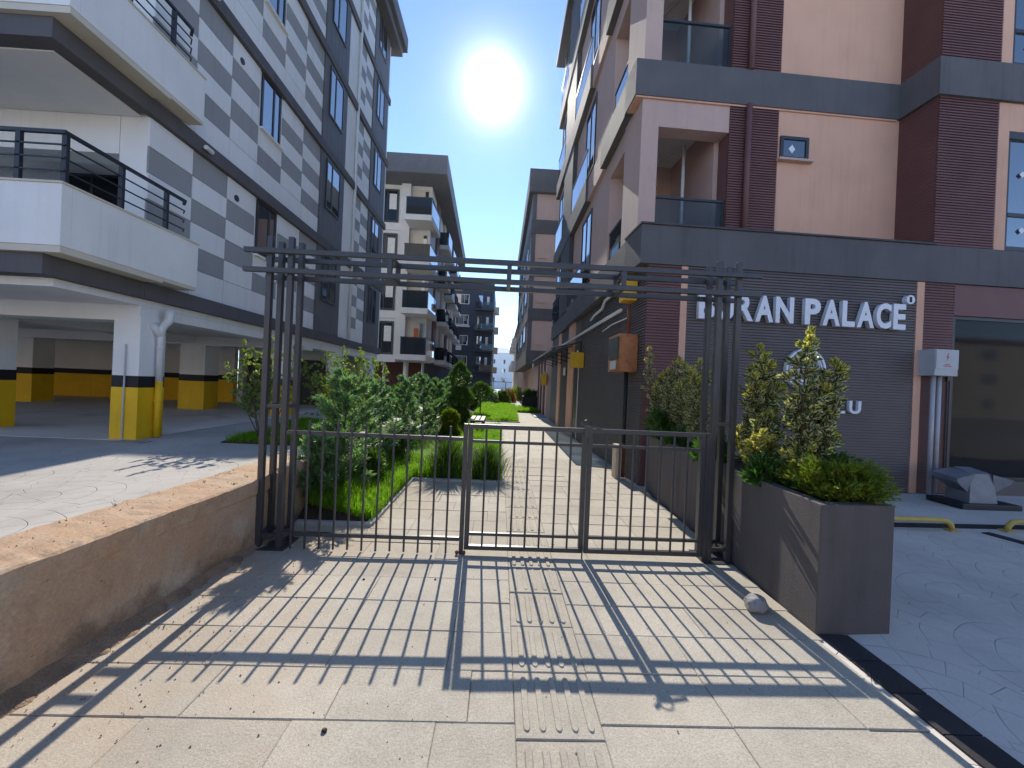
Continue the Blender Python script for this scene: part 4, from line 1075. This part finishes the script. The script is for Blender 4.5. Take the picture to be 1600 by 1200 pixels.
def far_right():
    b = root('beige_block', 'narrow slice of a pale building with balconies far down the path', 'building', (4, 48, 0))
    B('wall', 'far_beige', b, 2.05, 9, 46, 70, -.1, 9.0); 
    for z in (3.4, 6.2):
        for y in (47, 53, 59): 
            bl = B('balcony', 'far_white', b, 1.2, 2.049, y, y+3, z, z+.9)
    B('roof', 'far_terracotta', b, 1.9, 9, 45.6, 70.5, 9.01, 9.5)
    for z in (1.2, 4.4, 7.2): window(b, 'y', 2.6, 3.6, z, z+1.2, 45.99, -1, 'window_glass', (.5,), sill=None)
far_right()

def left_block():
    b = root('white_balcony_block', 'white apartment block with dark glass balconies beyond the checkered one', 'building', (-6, 25, 0))
    Y = 24.4; top = 13.55
    P = [(-16, Y), (-4.75, Y), (-5.25, 41), (-16, 41)]
    MB().prism(P, 2.75, top).build('wall', 'block_white', b)
    rp = [(-16.5, Y-1.6), (-3.62, Y-1.6), (-4.25, 41.5), (-16.5, 41.5)]
    rf = MB().prism(rp, top+.002, top+1.1).build('roof', 'dark_roof', b)
    B('ground_wall', 'brown_door', b, -16, -5.4, 27.0, 27.2, -.1, 2.75)
    B('ground_wall', 'navy_render', b, -5.4, -5.1, 27.0, 41, -.1, 2.74)
    B('soffit', 'block_white', b, -16, -4.80, Y+.01, 27, 2.70, 2.748)
    for i, x in enumerate((-7.35, -6.0, -4.95)): MB().tube([(x, 24.8, -.1), (x, 24.8, 2.7)], .16 if i == 1 else .09, 12).build('column', 'block_white', b, smooth=True)
    MB().tube([(-6.32, Y-.08, 2.9), (-6.32, Y-.08, top)], .06, 8).build('downpipe', 'pipe_white', b, smooth=True)
    B('pier', 'block_white', b, -6.55, -6.0, Y-.25, Y-.002, 2.76, top)
    for s in range(4):
        z = 3.0+s*2.72
        # windows bay on the left
        for xw in (-7.75,):
            wd = window(b, 'y', xw, xw+1.0, z+.05, z+2.1, Y-.01, -1, 'smoked_glass', (.3,), fw=.12, sill=None)
            B('blind', 'curtain', wd, xw+.42, xw+.86, Y-.06, Y-.046, z+.85, z+1.8)
        B('spandrel', 'block_white', b, -8.2, -6.56, Y-.06, Y-.002, z-.42, z+.03)
        # balcony recess with door and the projecting slab
        B('recess', 'far_beige', b, -5.98, -4.9, Y-.02, Y-.003, z+.0, z+2.15)
        B('balcony_door', 'window_glass', b, -5.15, -4.95, Y-.035, Y-.021, z+.02, z+2.05)
        if s == 0: B('hanging_cloth', 'orange_cloth', b, -5.45, -5.18, Y-.30, Y-.27, z+.95, z+1.7)
        bl = MB().prism([(-5.98, Y-1.55), (-4.42, Y-1.55), (-4.35, Y+1.2), (-4.76, Y+1.2), (-4.76, Y-.003), (-5.98, Y-.003)], z-.32, z).build('balcony', 'block_white', b)
        B('front_glass', 'smoked_glass', bl, -5.92, -4.45, Y-1.52, Y-1.49, z+.002, z+.98)
        B('handrail', 'frame_metal', bl, -5.95, -4.43, Y-1.53, Y-1.48, z+.981, z+1.03)
        MB().box(-4.45, -4.42, Y-1.48, Y+1.1, z+.002, z+.98).build('side_glass', 'blue_glass', bl)
        B('handrail', 'frame_metal', bl, -4.46, -4.41, Y-1.479, Y+1.1, z+.981, z+1.03)
        # side facade: brown piers and small balconies
        for k in range(4):
            y = Y+2.2+k*3.6; xs = -4.75-(y-Y)*.03
            MB().prism([(xs-.02, y), (xs+.14, y), (xs+.14, y+.9), (xs-.02, y+.9)], z-.3, z+2.4).build('pier', 'siding_maroon' if k % 2 == 0 else 'far_beige', b)
            bl2 = MB().box(xs, xs+.75, y+1.2, y+3.0, z-.3, z).build('balcony', 'block_white', b)
            MB().box(xs+.70, xs+.73, y+1.2, y+3.0, z+.002, z+.9).build('side_glass', 'blue_glass', bl2)
            MB().box(xs, xs+.699, y+1.2, y+1.23, z+.002, z+.9).build('front_glass', 'smoked_glass', bl2)
    return b
LBK = left_block()
for o in list(LBK.children_recursive):
    off = world_off(o.parent)
    me = o.data
    for vtx in me.vertices:
        p = vtx.co+off; vtx.co = Vector((p.x*1.17, p.y*1.17, (p.z-1.55)*1.17+1.55))-off
def navy_block():
    b = root('navy_block', 'dark blue grey apartment block in the middle distance', 'building', (-4, 52, 0))
    B('wall', 'navy_render', b, -14, -1.35, 52, 66, -.1, 14.9)
    for s in range(5):
        z = 2.9+s*2.72-.1
        if s > 3: continue
        wd = window(b, 'y', -6.35, -4.6, z+.9, z+2.2, 51.99, -1, 'blue_glass', (.28, .64), sill=None, frame='far_white', fw=.07)
        wd = window(b, 'y', -3.45, -2.75, z+.5, z+2.2, 51.99, -1, 'blue_glass', (), sill=None, fw=.06)
        wd = window(b, 'y', -2.3, -1.9, z+.9, z+2.1, 51.99, -1, 'window_glass', (), sill=None, fw=.05)
        B('blind', 'far_white', wd, -2.27, -1.93, 51.93, 51.955, z+.95, z+2.0)
        bl = B('balcony', 'navy_render', b, -3.7, -1.2, 51.0, 51.99, z+.05, z+.25); B('glass_rail', 'rail_glass', bl, -3.7, -1.2, 51.0, 51.03, z+.251, z+1.1)
        if s in (0, 1): B('air_conditioner', 'far_white', b, -6.1, -5.4, 51.6, 51.98, z+.2, z+.8)
        if s == 2: B('awning', 'far_white', b, -6.7, -4.4, 51.3, 51.98, z+.55, z+.75)
        B('side_balcony', 'far_beige', b, -1.349, -.6, 53, 55, z+.1, z+.9)
navy_block()
def far_white():
    b = root('far_white_building', 'plain white building closing the view at the far end', 'building', (0, 130, 0))
    B('wall', 'far_white', b, -4.5, 4.6, 126, 140, -.5, 11.3)
    MB().add([(-5, 125.5, 11.3), (5, 125.5, 11.3), (5, 140, 11.3), (-5, 140, 11.3), (-3, 130, 13.4), (1.5, 130, 13.4), (1.5, 138, 13.4), (-3, 138, 13.4)], [(0, 1, 5, 4), (1, 2, 6, 5), (2, 3, 7, 6), (3, 0, 4, 7), (4, 5, 6, 7)]).build('roof', 'far_white', b)
    for z in (2.0, 4.9, 7.8):
        for x in (-3.1, .2): window(b, 'y', x, x+1.2, z, z+1.5, 125.98, -1, 'window_glass', (.5,), sill=None, fw=.1, frame='far_white')
    MB().box(-2.5, 6.0, 118, 122, 1.9, 2.1).build('shed_roof', 'far_terracotta', b)
    for x in (-2.3, 1.5, 5.5): MB().box(x, x+.2, 119, 119.2, -.5, 1.9).build('shed_post', 'frame_metal', b)
far_white()

def opposite_block():
    b = root('street_block', 'beige block across the street, seen only mirrored in the shop window', 'building', (2, -26, 0))
    B('wall', 'far_beige', b, -60, 110, -31, -26, -.1, 8.6)
    B('roof', 'far_terracotta', b, -60.4, 110.4, -31, -25.5, 8.61, 8.9)
    for z in (.9, 3.7, 6.5):
        for k in range(20): window(b, 'y', -27+k*6, -25+k*6, z, z+1.4, -25.99, 1, 'window_glass', (.5,), fw=.08, frame='far_white')
opposite_block()

# ================================================================== PLANTS
def stems(paths, mat, parent, r0=.012, name='stems'):
    m = MB()
    for p in paths:
        n = len(p); m.tube(p, [r0*(1-.7*i/(n-1)) for i in range(n)], 5)
    return stuff(m.build(name, mat, parent, smooth=True))
def curve_pts(a, b, k=5, wob=.03):
    a = np.array(a, float); b = np.array(b, float); out = []
    w1 = nrg.normal(0, wob, 3)
    for i in range(k):
        t = i/(k-1); out.append(tuple(a*(1-t)+b*t+w1*math.sin(math.pi*t)))
    return out
def upright_shrub(label, x, y, z0, tops, n, L=.060, W=.038, rad=.11, mat='variegated_leaf', tipmat='yellow_variegated_leaf', name='variegated_shrub', cat='shrub', group=None, stem_low=.12):
    g = root(name, label, cat, (x, y, z0), group)
    paths = [curve_pts((x+rng.uniform(-.04, .04), y+rng.uniform(-.04, .04), z0-.02), t, 7, .06) for t in tops]
    stems(paths, 'bark', g, .011)
    # side shoots along every stem, each carrying whorls of spreading leaves
    P = []; D = []; Tt = []; twigs = []
    whorls = 3; per_w = 6; ns = max(6, n//(len(paths)*whorls*per_w))
    for p in paths:
        a = np.array(p)
        for q in range(ns):
            t = stem_low+(1-stem_low)*(q+rng.random())/ns; x_ = t*(len(a)-1); i0 = min(int(x_), len(a)-2); f = x_-i0
            o = a[i0]*(1-f)+a[i0+1]*f; th = q*2.4+rng.uniform(-.6, .6)
            ln = rad*rng.uniform(.35, 1.25)*(1-.55*t**4)
            d = np.array([math.cos(th), math.sin(th), rng.uniform(.15, .9)]); d /= np.linalg.norm(d)
            if q == ns-1: d = np.array([rng.uniform(-.2, .2), rng.uniform(-.2, .2), 1.]); d /= np.linalg.norm(d)
            tip = o+d*ln; twigs.append([tuple(o), tuple(tip)])
            e1 = np.cross(d, [.3, .2, 1.]); e1 /= np.linalg.norm(e1); e2 = np.cross(d, e1)
            for wq in range(whorls):
                c = o+d*ln*(1-wq*.30); spread = (.55, 1.0, 1.5)[wq]
                ph = rng.uniform(0, 6.28)
                for k in range(per_w):
                    al = ph+k*2*math.pi/per_w+rng.uniform(-.35, .35)
                    v = d+(e1*math.cos(al)+e2*math.sin(al))*spread*rng.uniform(.7, 1.3)+np.array([0, 0, rng.uniform(-.15, .35)])
                    P.append(c+nrg.normal(0, .004, 3)); D.append(v); Tt.append(t+(.03 if wq == 0 else -.05)+rng.uniform(-.04, .04))
    stems(twigs, 'bark', g, .004, 'twigs')
    P = np.array(P); D = np.array(D); Tt = np.array(Tt)
    keep = P[:, 2] > z0+.02; P, D, Tt = P[keep], D[keep], Tt[keep]
    n = len(P); sz = nrg.uniform(.65, 1.15, n)
    tip = (Tt > .88) | (nrg.random(n) < .10)
    for nm, sel, mt in (('foliage', ~tip, mat), ('young_foliage', tip, tipmat)):
        V, UV = leaves(P[sel], D[sel], L*sz[sel], W*sz[sel]); rr = np.clip(nrg.normal(.45, .28, sel.sum()), 0, 1)
        quads_object(nm, V, UV, np.concatenate([rr, rr]), mt, g)
    return g
G1 = 'variegated shrubs in the planter'
upright_shrub('variegated shrub in the planter nearest the corner, tallest in front of the round emblem', 2.47, 3.08, .80, [(2.49, 3.10, 2.03), (2.68, 3.05, 1.80), (2.57, 3.0, 1.60), (2.43, 3.15, 1.52), (2.66, 3.2, 1.45), (2.60, 3.0, 1.25)], 4300, rad=.135, group=G1)
upright_shrub('bushy yellow tipped shrub in the planter left of the round emblem', 2.50, 3.58, .80, [(2.45, 3.56, 1.84), (2.34, 3.52, 1.66), (2.56, 3.58, 1.66), (2.52, 3.75, 1.99), (2.60, 3.66, 1.50), (2.42, 3.46, 1.35)], 4200, rad=.14, group=G1)
upright_shrub('variegated shrub in the planter right behind the right gate posts', 2.52, 4.85, .80, [(2.50, 4.85, 1.90), (2.62, 4.9, 1.80), (2.40, 4.8, 1.75), (2.52, 5.1, 1.78)], 2500, rad=.12, group=G1)
upright_shrub('dense variegated shrub in the planter between gate posts and rusty box', 2.56, 5.45, .80, [(2.48, 5.4, 1.98), (2.60, 5.5, 1.9), (2.40, 5.5, 1.82), (2.66, 5.4, 1.72), (2.45, 5.25, 1.6)], 2600, rad=.13, group=G1)
upright_shrub('farthest thin variegated shrub in the planter reaching towards the rusty box', 2.50, 5.85, .80, [(2.22, 5.8, 2.12), (2.42, 5.85, 1.75), (2.55, 5.9, 1.8), (2.34, 5.8, 1.6)], 1900, rad=.10, group=G1)
upright_shrub('low variegated shoots at the foot of the shrubs by the gate', 2.38, 3.30, .80, [(2.26, 3.25, 1.20), (2.32, 3.45, 1.14), (2.42, 2.92, 1.12), (2.22, 3.6, 1.16), (2.38, 2.85, 1.02)], 2000, rad=.09, mat='yellow_variegated_leaf')
def leafy_plant(label, x, y, z0, h, r, n, L, W, mat, name='leafy_plant', cat='plant'):
    g = root(name, label, cat, (x, y, z0))
    tops = [(x+rng.uniform(-r, r), y+rng.uniform(-r, r), z0+h*rng.uniform(.6, 1)) for _ in range(8)]
    stems([curve_pts((x, y, z0-.02), t, 5, .02) for t in tops], 'bark', g, .006)
    d = rdir(n); d[:, 2] = np.abs(d[:, 2]); rr = nrg.uniform(.25, 1, n)**.6
    P = np.array([x, y, z0])+d*rr[:, None]*np.array([r, r, h])
    D = unit(d+np.array([0, 0, .3])+nrg.normal(0, .4, (n, 3))); sz = nrg.uniform(.6, 1.2, n)
    V, UV = leaves(P, D, L*sz, W*sz); q = np.clip(nrg.normal(.5, .25, n), 0, 1)
    quads_object('foliage', V, UV, np.concatenate([q, q]), mat, g)
    return g
leafy_plant('glossy dark green plant hanging over the planter edge by the gate', 2.26, 3.22, .80, .24, .14, 420, .075, .034, 'green_leaf')
leafy_plant('low green plant in the planter behind the right gate posts', 2.36, 4.2, .80, .28, .22, 650, .065, .03, 'green_leaf')
leafy_plant('low green plant at the far end of the planter', 2.44, 5.2, .80, .25, .22, 500, .06, .028, 'green_leaf')

def conifer(label, x, y, z0, h, r, n, mat, name='juniper', spread=.55, L=.11, W=.014, prof=None, group=None, cat='conifer', nb=26, open_=.0):
    g = root(name, label, cat, (x, y, z0), group)
    m = MB(); m.tube(curve_pts((x, y, z0-.03), (x+rng.uniform(-.05, .05), y, z0+h*.85), 6, .03), [.022, .02, .016, .012, .008, .004], 6); m.build('trunk', 'bark', g, smooth=True)
    prof = prof or (lambda t: (1-t)**.7*(.55+.45*min(1, t/.18)))
    P = []; D = []; bp = []
    per = n//nb
    for k in range(nb):
        t0 = (k+.5)/nb*.92; th = k*2.39996+rng.uniform(-.4, .4); rr = r*prof(t0)*rng.uniform(.5, 1.3)
        dirv = np.array([math.cos(th), math.sin(th), 0]); base = np.array([x, y, z0+h*t0])
        end = base+dirv*rr+np.array([0, 0, rr*spread+.05*h*rng.uniform(.2, 1)])
        s = nrg.uniform(.12, 1., per)**.8
        c = base+(end-base)*s[:, None]; c[:, 2] -= .10*rr*np.sin(math.pi*s)
        c += nrg.normal(0, 1, (per, 3))*(.014+.055*rr*(1-.5*s[:, None]))*np.array([1, 1, .7])
        P.append(c); D.append(unit(dirv*.75+np.array([0, 0, .55])+nrg.normal(0, .42, (per, 3))))
        bp.append([tuple(base), tuple(base*.5+end*.5-np.array([0, 0, .06*rr])), tuple(end)])
    stems(bp, 'bark', g, .008, 'branches')
    P = np.concatenate(P); D = np.concatenate(D); keep = P[:, 2] > z0; P, D = P[keep], D[keep]; n = len(P)
    S = unit(np.cross(D, nrg.normal(size=(n, 3)))); ln = (L*nrg.uniform(.55, 1.2, n))[:, None]; wv = S*W*.5
    Q = []
    for k, (a, b) in enumerate(((0., 1.), (.55, .55), (-.55, .55))):
        d2 = unit(D+S*a); st = P+D*ln*(0 if k == 0 else .25)
        e = st+d2*ln*b; mid = st*.5+e*.5; n2 = np.cross(d2, S); ww = (wv if k == 0 else unit(n2)*W*.5)
        Q.append(np.stack([st-ww*.5, mid-ww, e, mid+ww], 1))
    V = np.concatenate(Q); q = np.clip(nrg.normal(.5, .28, n), 0, 1)
    quads_object('foliage', V, None, np.concatenate([q, q, q]), mat, g)
    return g
G2 = 'feathery blue green junipers in the left bed'
wide = lambda t: (1-t)**.55*(.75+.25*min(1, t/.2))
conifer('large feathery blue green juniper next to the left gate posts', -1.86, 4.78, .15, 1.50, .40, 3900, 'conifer_blue', prof=wide, group=G2)
conifer('low dark juniper filling the corner behind the wall end', -1.98, 4.45, .15, .70, .28, 2600, 'conifer_blue', prof=wide, group=G2)
conifer('second feathery juniper behind the fence panel', -1.92, 6.1, .15, 1.40, .38, 2900, 'conifer_blue', prof=wide, group=G2)
conifer('slim juniper in the left bed with bare lower stem', -1.78, 7.4, .10, 1.55, .34, 2500, 'conifer_blue', prof=wide, group=G2)
conifer('rounded juniper in the left bed left of the topiary', -1.76, 9.0, .10, 1.6, .44, 3400, 'conifer_blue', prof=wide, group=G2, W=.014)
conifer('juniper close behind the ball topiary', -1.75, 11.0, .08, 1.5, .55, 4400, 'conifer_blue', prof=wide, group=G2, W=.016)
conifer('far juniper beside the navy block base', -2.3, 15.0, .1, 1.5, .8, 4000, 'conifer_blue', prof=wide, group=G2, W=.02, L=.14)
conifer('low dark creeping juniper under the fence panel rail', -1.74, 5.35, .06, .50, .26, 2200, 'conifer_green', prof=wide)
conifer('low dark juniper between two feathery ones', -1.74, 6.7, .06, .55, .28, 2000, 'conifer_green', prof=wide)
conifer('golden green thuja spilling over the near planter corner', 2.50, 2.78, .79, .24, .30, 4200, 'golden_conifer', name='golden_thuja', spread=.35, L=.075, W=.010, prof=lambda t: 1-.55*t, nb=60)
conifer('green thuja at the near planter end behind the golden one', 2.54, 2.98, .79, .28, .24, 2200, 'conifer_green', name='golden_thuja', spread=.4, L=.07, prof=lambda t: 1-.55*t, nb=40)
conifer('fresh green thuja in the planter below the rusty box', 2.42, 5.6, .80, .42, .30, 2400, 'conifer_green', name='golden_thuja', spread=.4, L=.08, prof=lambda t: 1-.55*t, nb=36)

def privet(label, x, y, z0, tops, n, rad, low=.35):
    g = upright_shrub(label, x, y, z0, tops, n, L=.055, W=.028, rad=rad, mat='privet_leaf', tipmat='privet_leaf', name='privet_shrub', stem_low=low)
    return g
privet('pale leaved privet on thin bare stems left of the gate posts', -3.85, 6.45, .47, [(-4.30, 6.3, 1.55), (-4.15, 6.4, 1.95), (-3.85, 6.5, 2.15), (-3.6, 6.5, 1.9), (-4.05, 6.5, 1.35), (-3.45, 6.6, 2.0), (-3.95, 6.4, 1.7)], 2300, .22, .40)
privet('broad bright privet behind the feathery juniper', -2.95, 7.2, .45, [(-3.5, 7.1, 1.7), (-3.2, 7.2, 1.9), (-2.9, 7.2, 1.98), (-2.6, 7.3, 1.95), (-2.35, 7.3, 1.85), (-2.15, 7.3, 1.7), (-2.7, 7.0, 1.6), (-3.3, 7.0, 1.5), (-2.45, 7.1, 1.5)], 5600, .27, .30)

def topiary(label, x, y, z0, tiers, n, mat='conifer_green', name='topiary_thuja'):
    g = root(name, label, 'topiary', (x, y, z0))
    top = max(c+h for c, r, h in tiers)
    MB().tube([(x, y, z0-.02), (x, y, z0+top*.5), (x, y, z0+top*.85)], [.03, .025, .015], 7).build('trunk', 'bark', g, smooth=True)
    for (c, r, h) in tiers:            # centre height, radius, half height
        k = int(n*r*r/sum(q[1]**2 for q in tiers)); d = rdir(k)
        lump = 1+.10*np.sin(d[:, 0]*7+2)*np.cos(d[:, 2]*6)+.06*np.sin(d[:, 1]*11)
        rr = nrg.uniform(.55, 1, k)**.5*lump; taper = np.where(d[:, 2] > 0, 1-.45*np.maximum(d[:, 2], 0)*(h > r), 1)
        P = np.array([x, y, z0+c])+d*rr[:, None]*np.column_stack([r*taper, r*taper, np.full(k, h)])
        D = unit(d*.8+np.array([0, 0, .5])+nrg.normal(0, .4, (k, 3))); L = nrg.uniform(.06, .12, k)
        V, UV = leaves(P, D, L, L*.28); q = np.clip(nrg.normal(.5, .28, k), 0, 1)
        quads_object('clipped_ball', V, UV, np.concatenate([q, q]), mat, g)
    return g
topiary('tall tiered clipped thuja standing in the middle of the garden', -1.27, 12.3, 0, [(1.72, .30, .42), (1.05, .42, .30), (.50, .34, .25)], 9000)
topiary('small two tier ball topiary in front of the tall one', -1.17, 9.4, 0, [(.66, .17, .17), (.32, .21, .17)], 3400, 'golden_conifer')
topiary('round headed standard tree on a thin trunk beyond the bench', -.88, 18, 0, [(1.20, .40, .34)], 2600)
topiary('clipped thuja with yellow tips far down the garden', -1.9, 17, .1, [(1.25, .30, .40), (.55, .36, .3)], 3000, 'golden_conifer')
for (x, y, s, lab, mt) in ((.2, 29.5, .7, 'far dark bush at the end of the lawn', 'conifer_green'), (-.75, 28.5, .8, 'far blue green bush left of the lawn end', 'conifer_blue'), (.75, 33, .75, 'far brownish bush at the end of the path', 'rust_leaf'), (-1.7, 22, .8, 'far green bush at the foot of the white block', 'conifer_green'), (1.5, 36, .9, 'far pale bush before the white building', 'privet_leaf'), (-2.6, 19, .8, 'bush in front of the white block column', 'conifer_blue'), (-3.2, 12.5, .7, 'bush on the verge before the parking storey', 'green_leaf')):
    leafy_plant(lab, x, y, 0 if x > -2 else .3, s*1.5, s*.8, 1500, .17, .07, mt, 'garden_bush', 'bush')
def tuft(label, x, y, h, n):
    g = root('grass_tuft', label, 'plant', (x, y, .03), 'dark ornamental tufts at the patio edge')
    a = nrg.uniform(0, 2*math.pi, n); r = np.abs(nrg.normal(0, .12, n)); P = np.column_stack([x+r*np.cos(a), y+r*np.sin(a), np.full(n, .03)])
    D = np.column_stack([np.cos(a), np.sin(a), np.zeros(n)]); V = blades(P, D, h*nrg.uniform(.5, 1.1, n), .011, np.clip(r*4, .05, 1))
    q = nrg.random(n); quads_object('blades', V, None, np.concatenate([q, q]), 'dark_grass_blade', g)
tuft('dark grassy tuft at the patio edge seen through the left gate leaf', -.16, 6.35, .52, 1500)
tuft('dark grassy tuft at the patio edge seen beside the hinge post', -.78, 6.4, .62, 1500)
def dark_planter():
    g = root('black_planter', 'black planter with spiky plant far along the building wall', 'planter', (1.85, 24.0, 0))
    B('trough', 'black_paint', g, 1.35, 2.29, 23.3, 23.85, -.01, .85, bevel=.01)
    n = 500; a = nrg.uniform(0, 2*math.pi, n); P = np.column_stack([nrg.uniform(1.45, 2.2, n), nrg.uniform(23.4, 23.7, n), np.full(n, .84)])
    D = np.column_stack([np.cos(a), np.sin(a), np.zeros(n)]); V = blades(P, D, nrg.uniform(.25, .6, n), .03, nrg.uniform(.2, 1, n)); q = nrg.random(n)
    quads_object('foliage', V, None, np.concatenate([q, q]), 'dark_grass_blade', g)
dark_planter()
def bench():
    g = root('garden_bench', 'low backless bench with pale wooden slats beside the tall grass', 'bench', (-.64, 12.1, 0))
    for k in range(3): MB().box(-.86+k*.155, -.86+k*.155+.115, 11.4, 12.85, .42, .455).build('slat', 'bench_wood', g, bevel=.006)
    for y in (11.6, 12.6):
        m = MB(); m.box(-.85, -.44, y-.03, y+.03, .37, .419); m.box(-.84, -.79, y-.03, y+.03, -.01, .369); m.box(-.50, -.45, y-.03, y+.03, -.01, .369); m.build('leg_frame', 'rail_metal', g)
bench()

# ================================================================== SUN GLOW
def sun_glow():  # forward-scattering volume added to imitate lens glare around the sun
    m, nt, b = newmat('glow_volume'); nt.nodes.remove(b)
    v = nt.nodes.new('ShaderNodeVolumePrincipled'); v.inputs['Color'].default_value = (.93, .96, 1, 1)
    v.inputs['Density'].default_value = .0002; v.inputs['Anisotropy'].default_value = .966
    nt.links.new(v.outputs[0], nt.nodes['Material Output'].inputs['Volume'])
    o = MB().box(-410, 410, -70, 710, -1.2, 19.5).build('sun_glow', 'glow_volume'); stuff(o); tag(o, 'thin scattering volume added to imitate the glare around the sun', 'sun_glow')
sun_glow()
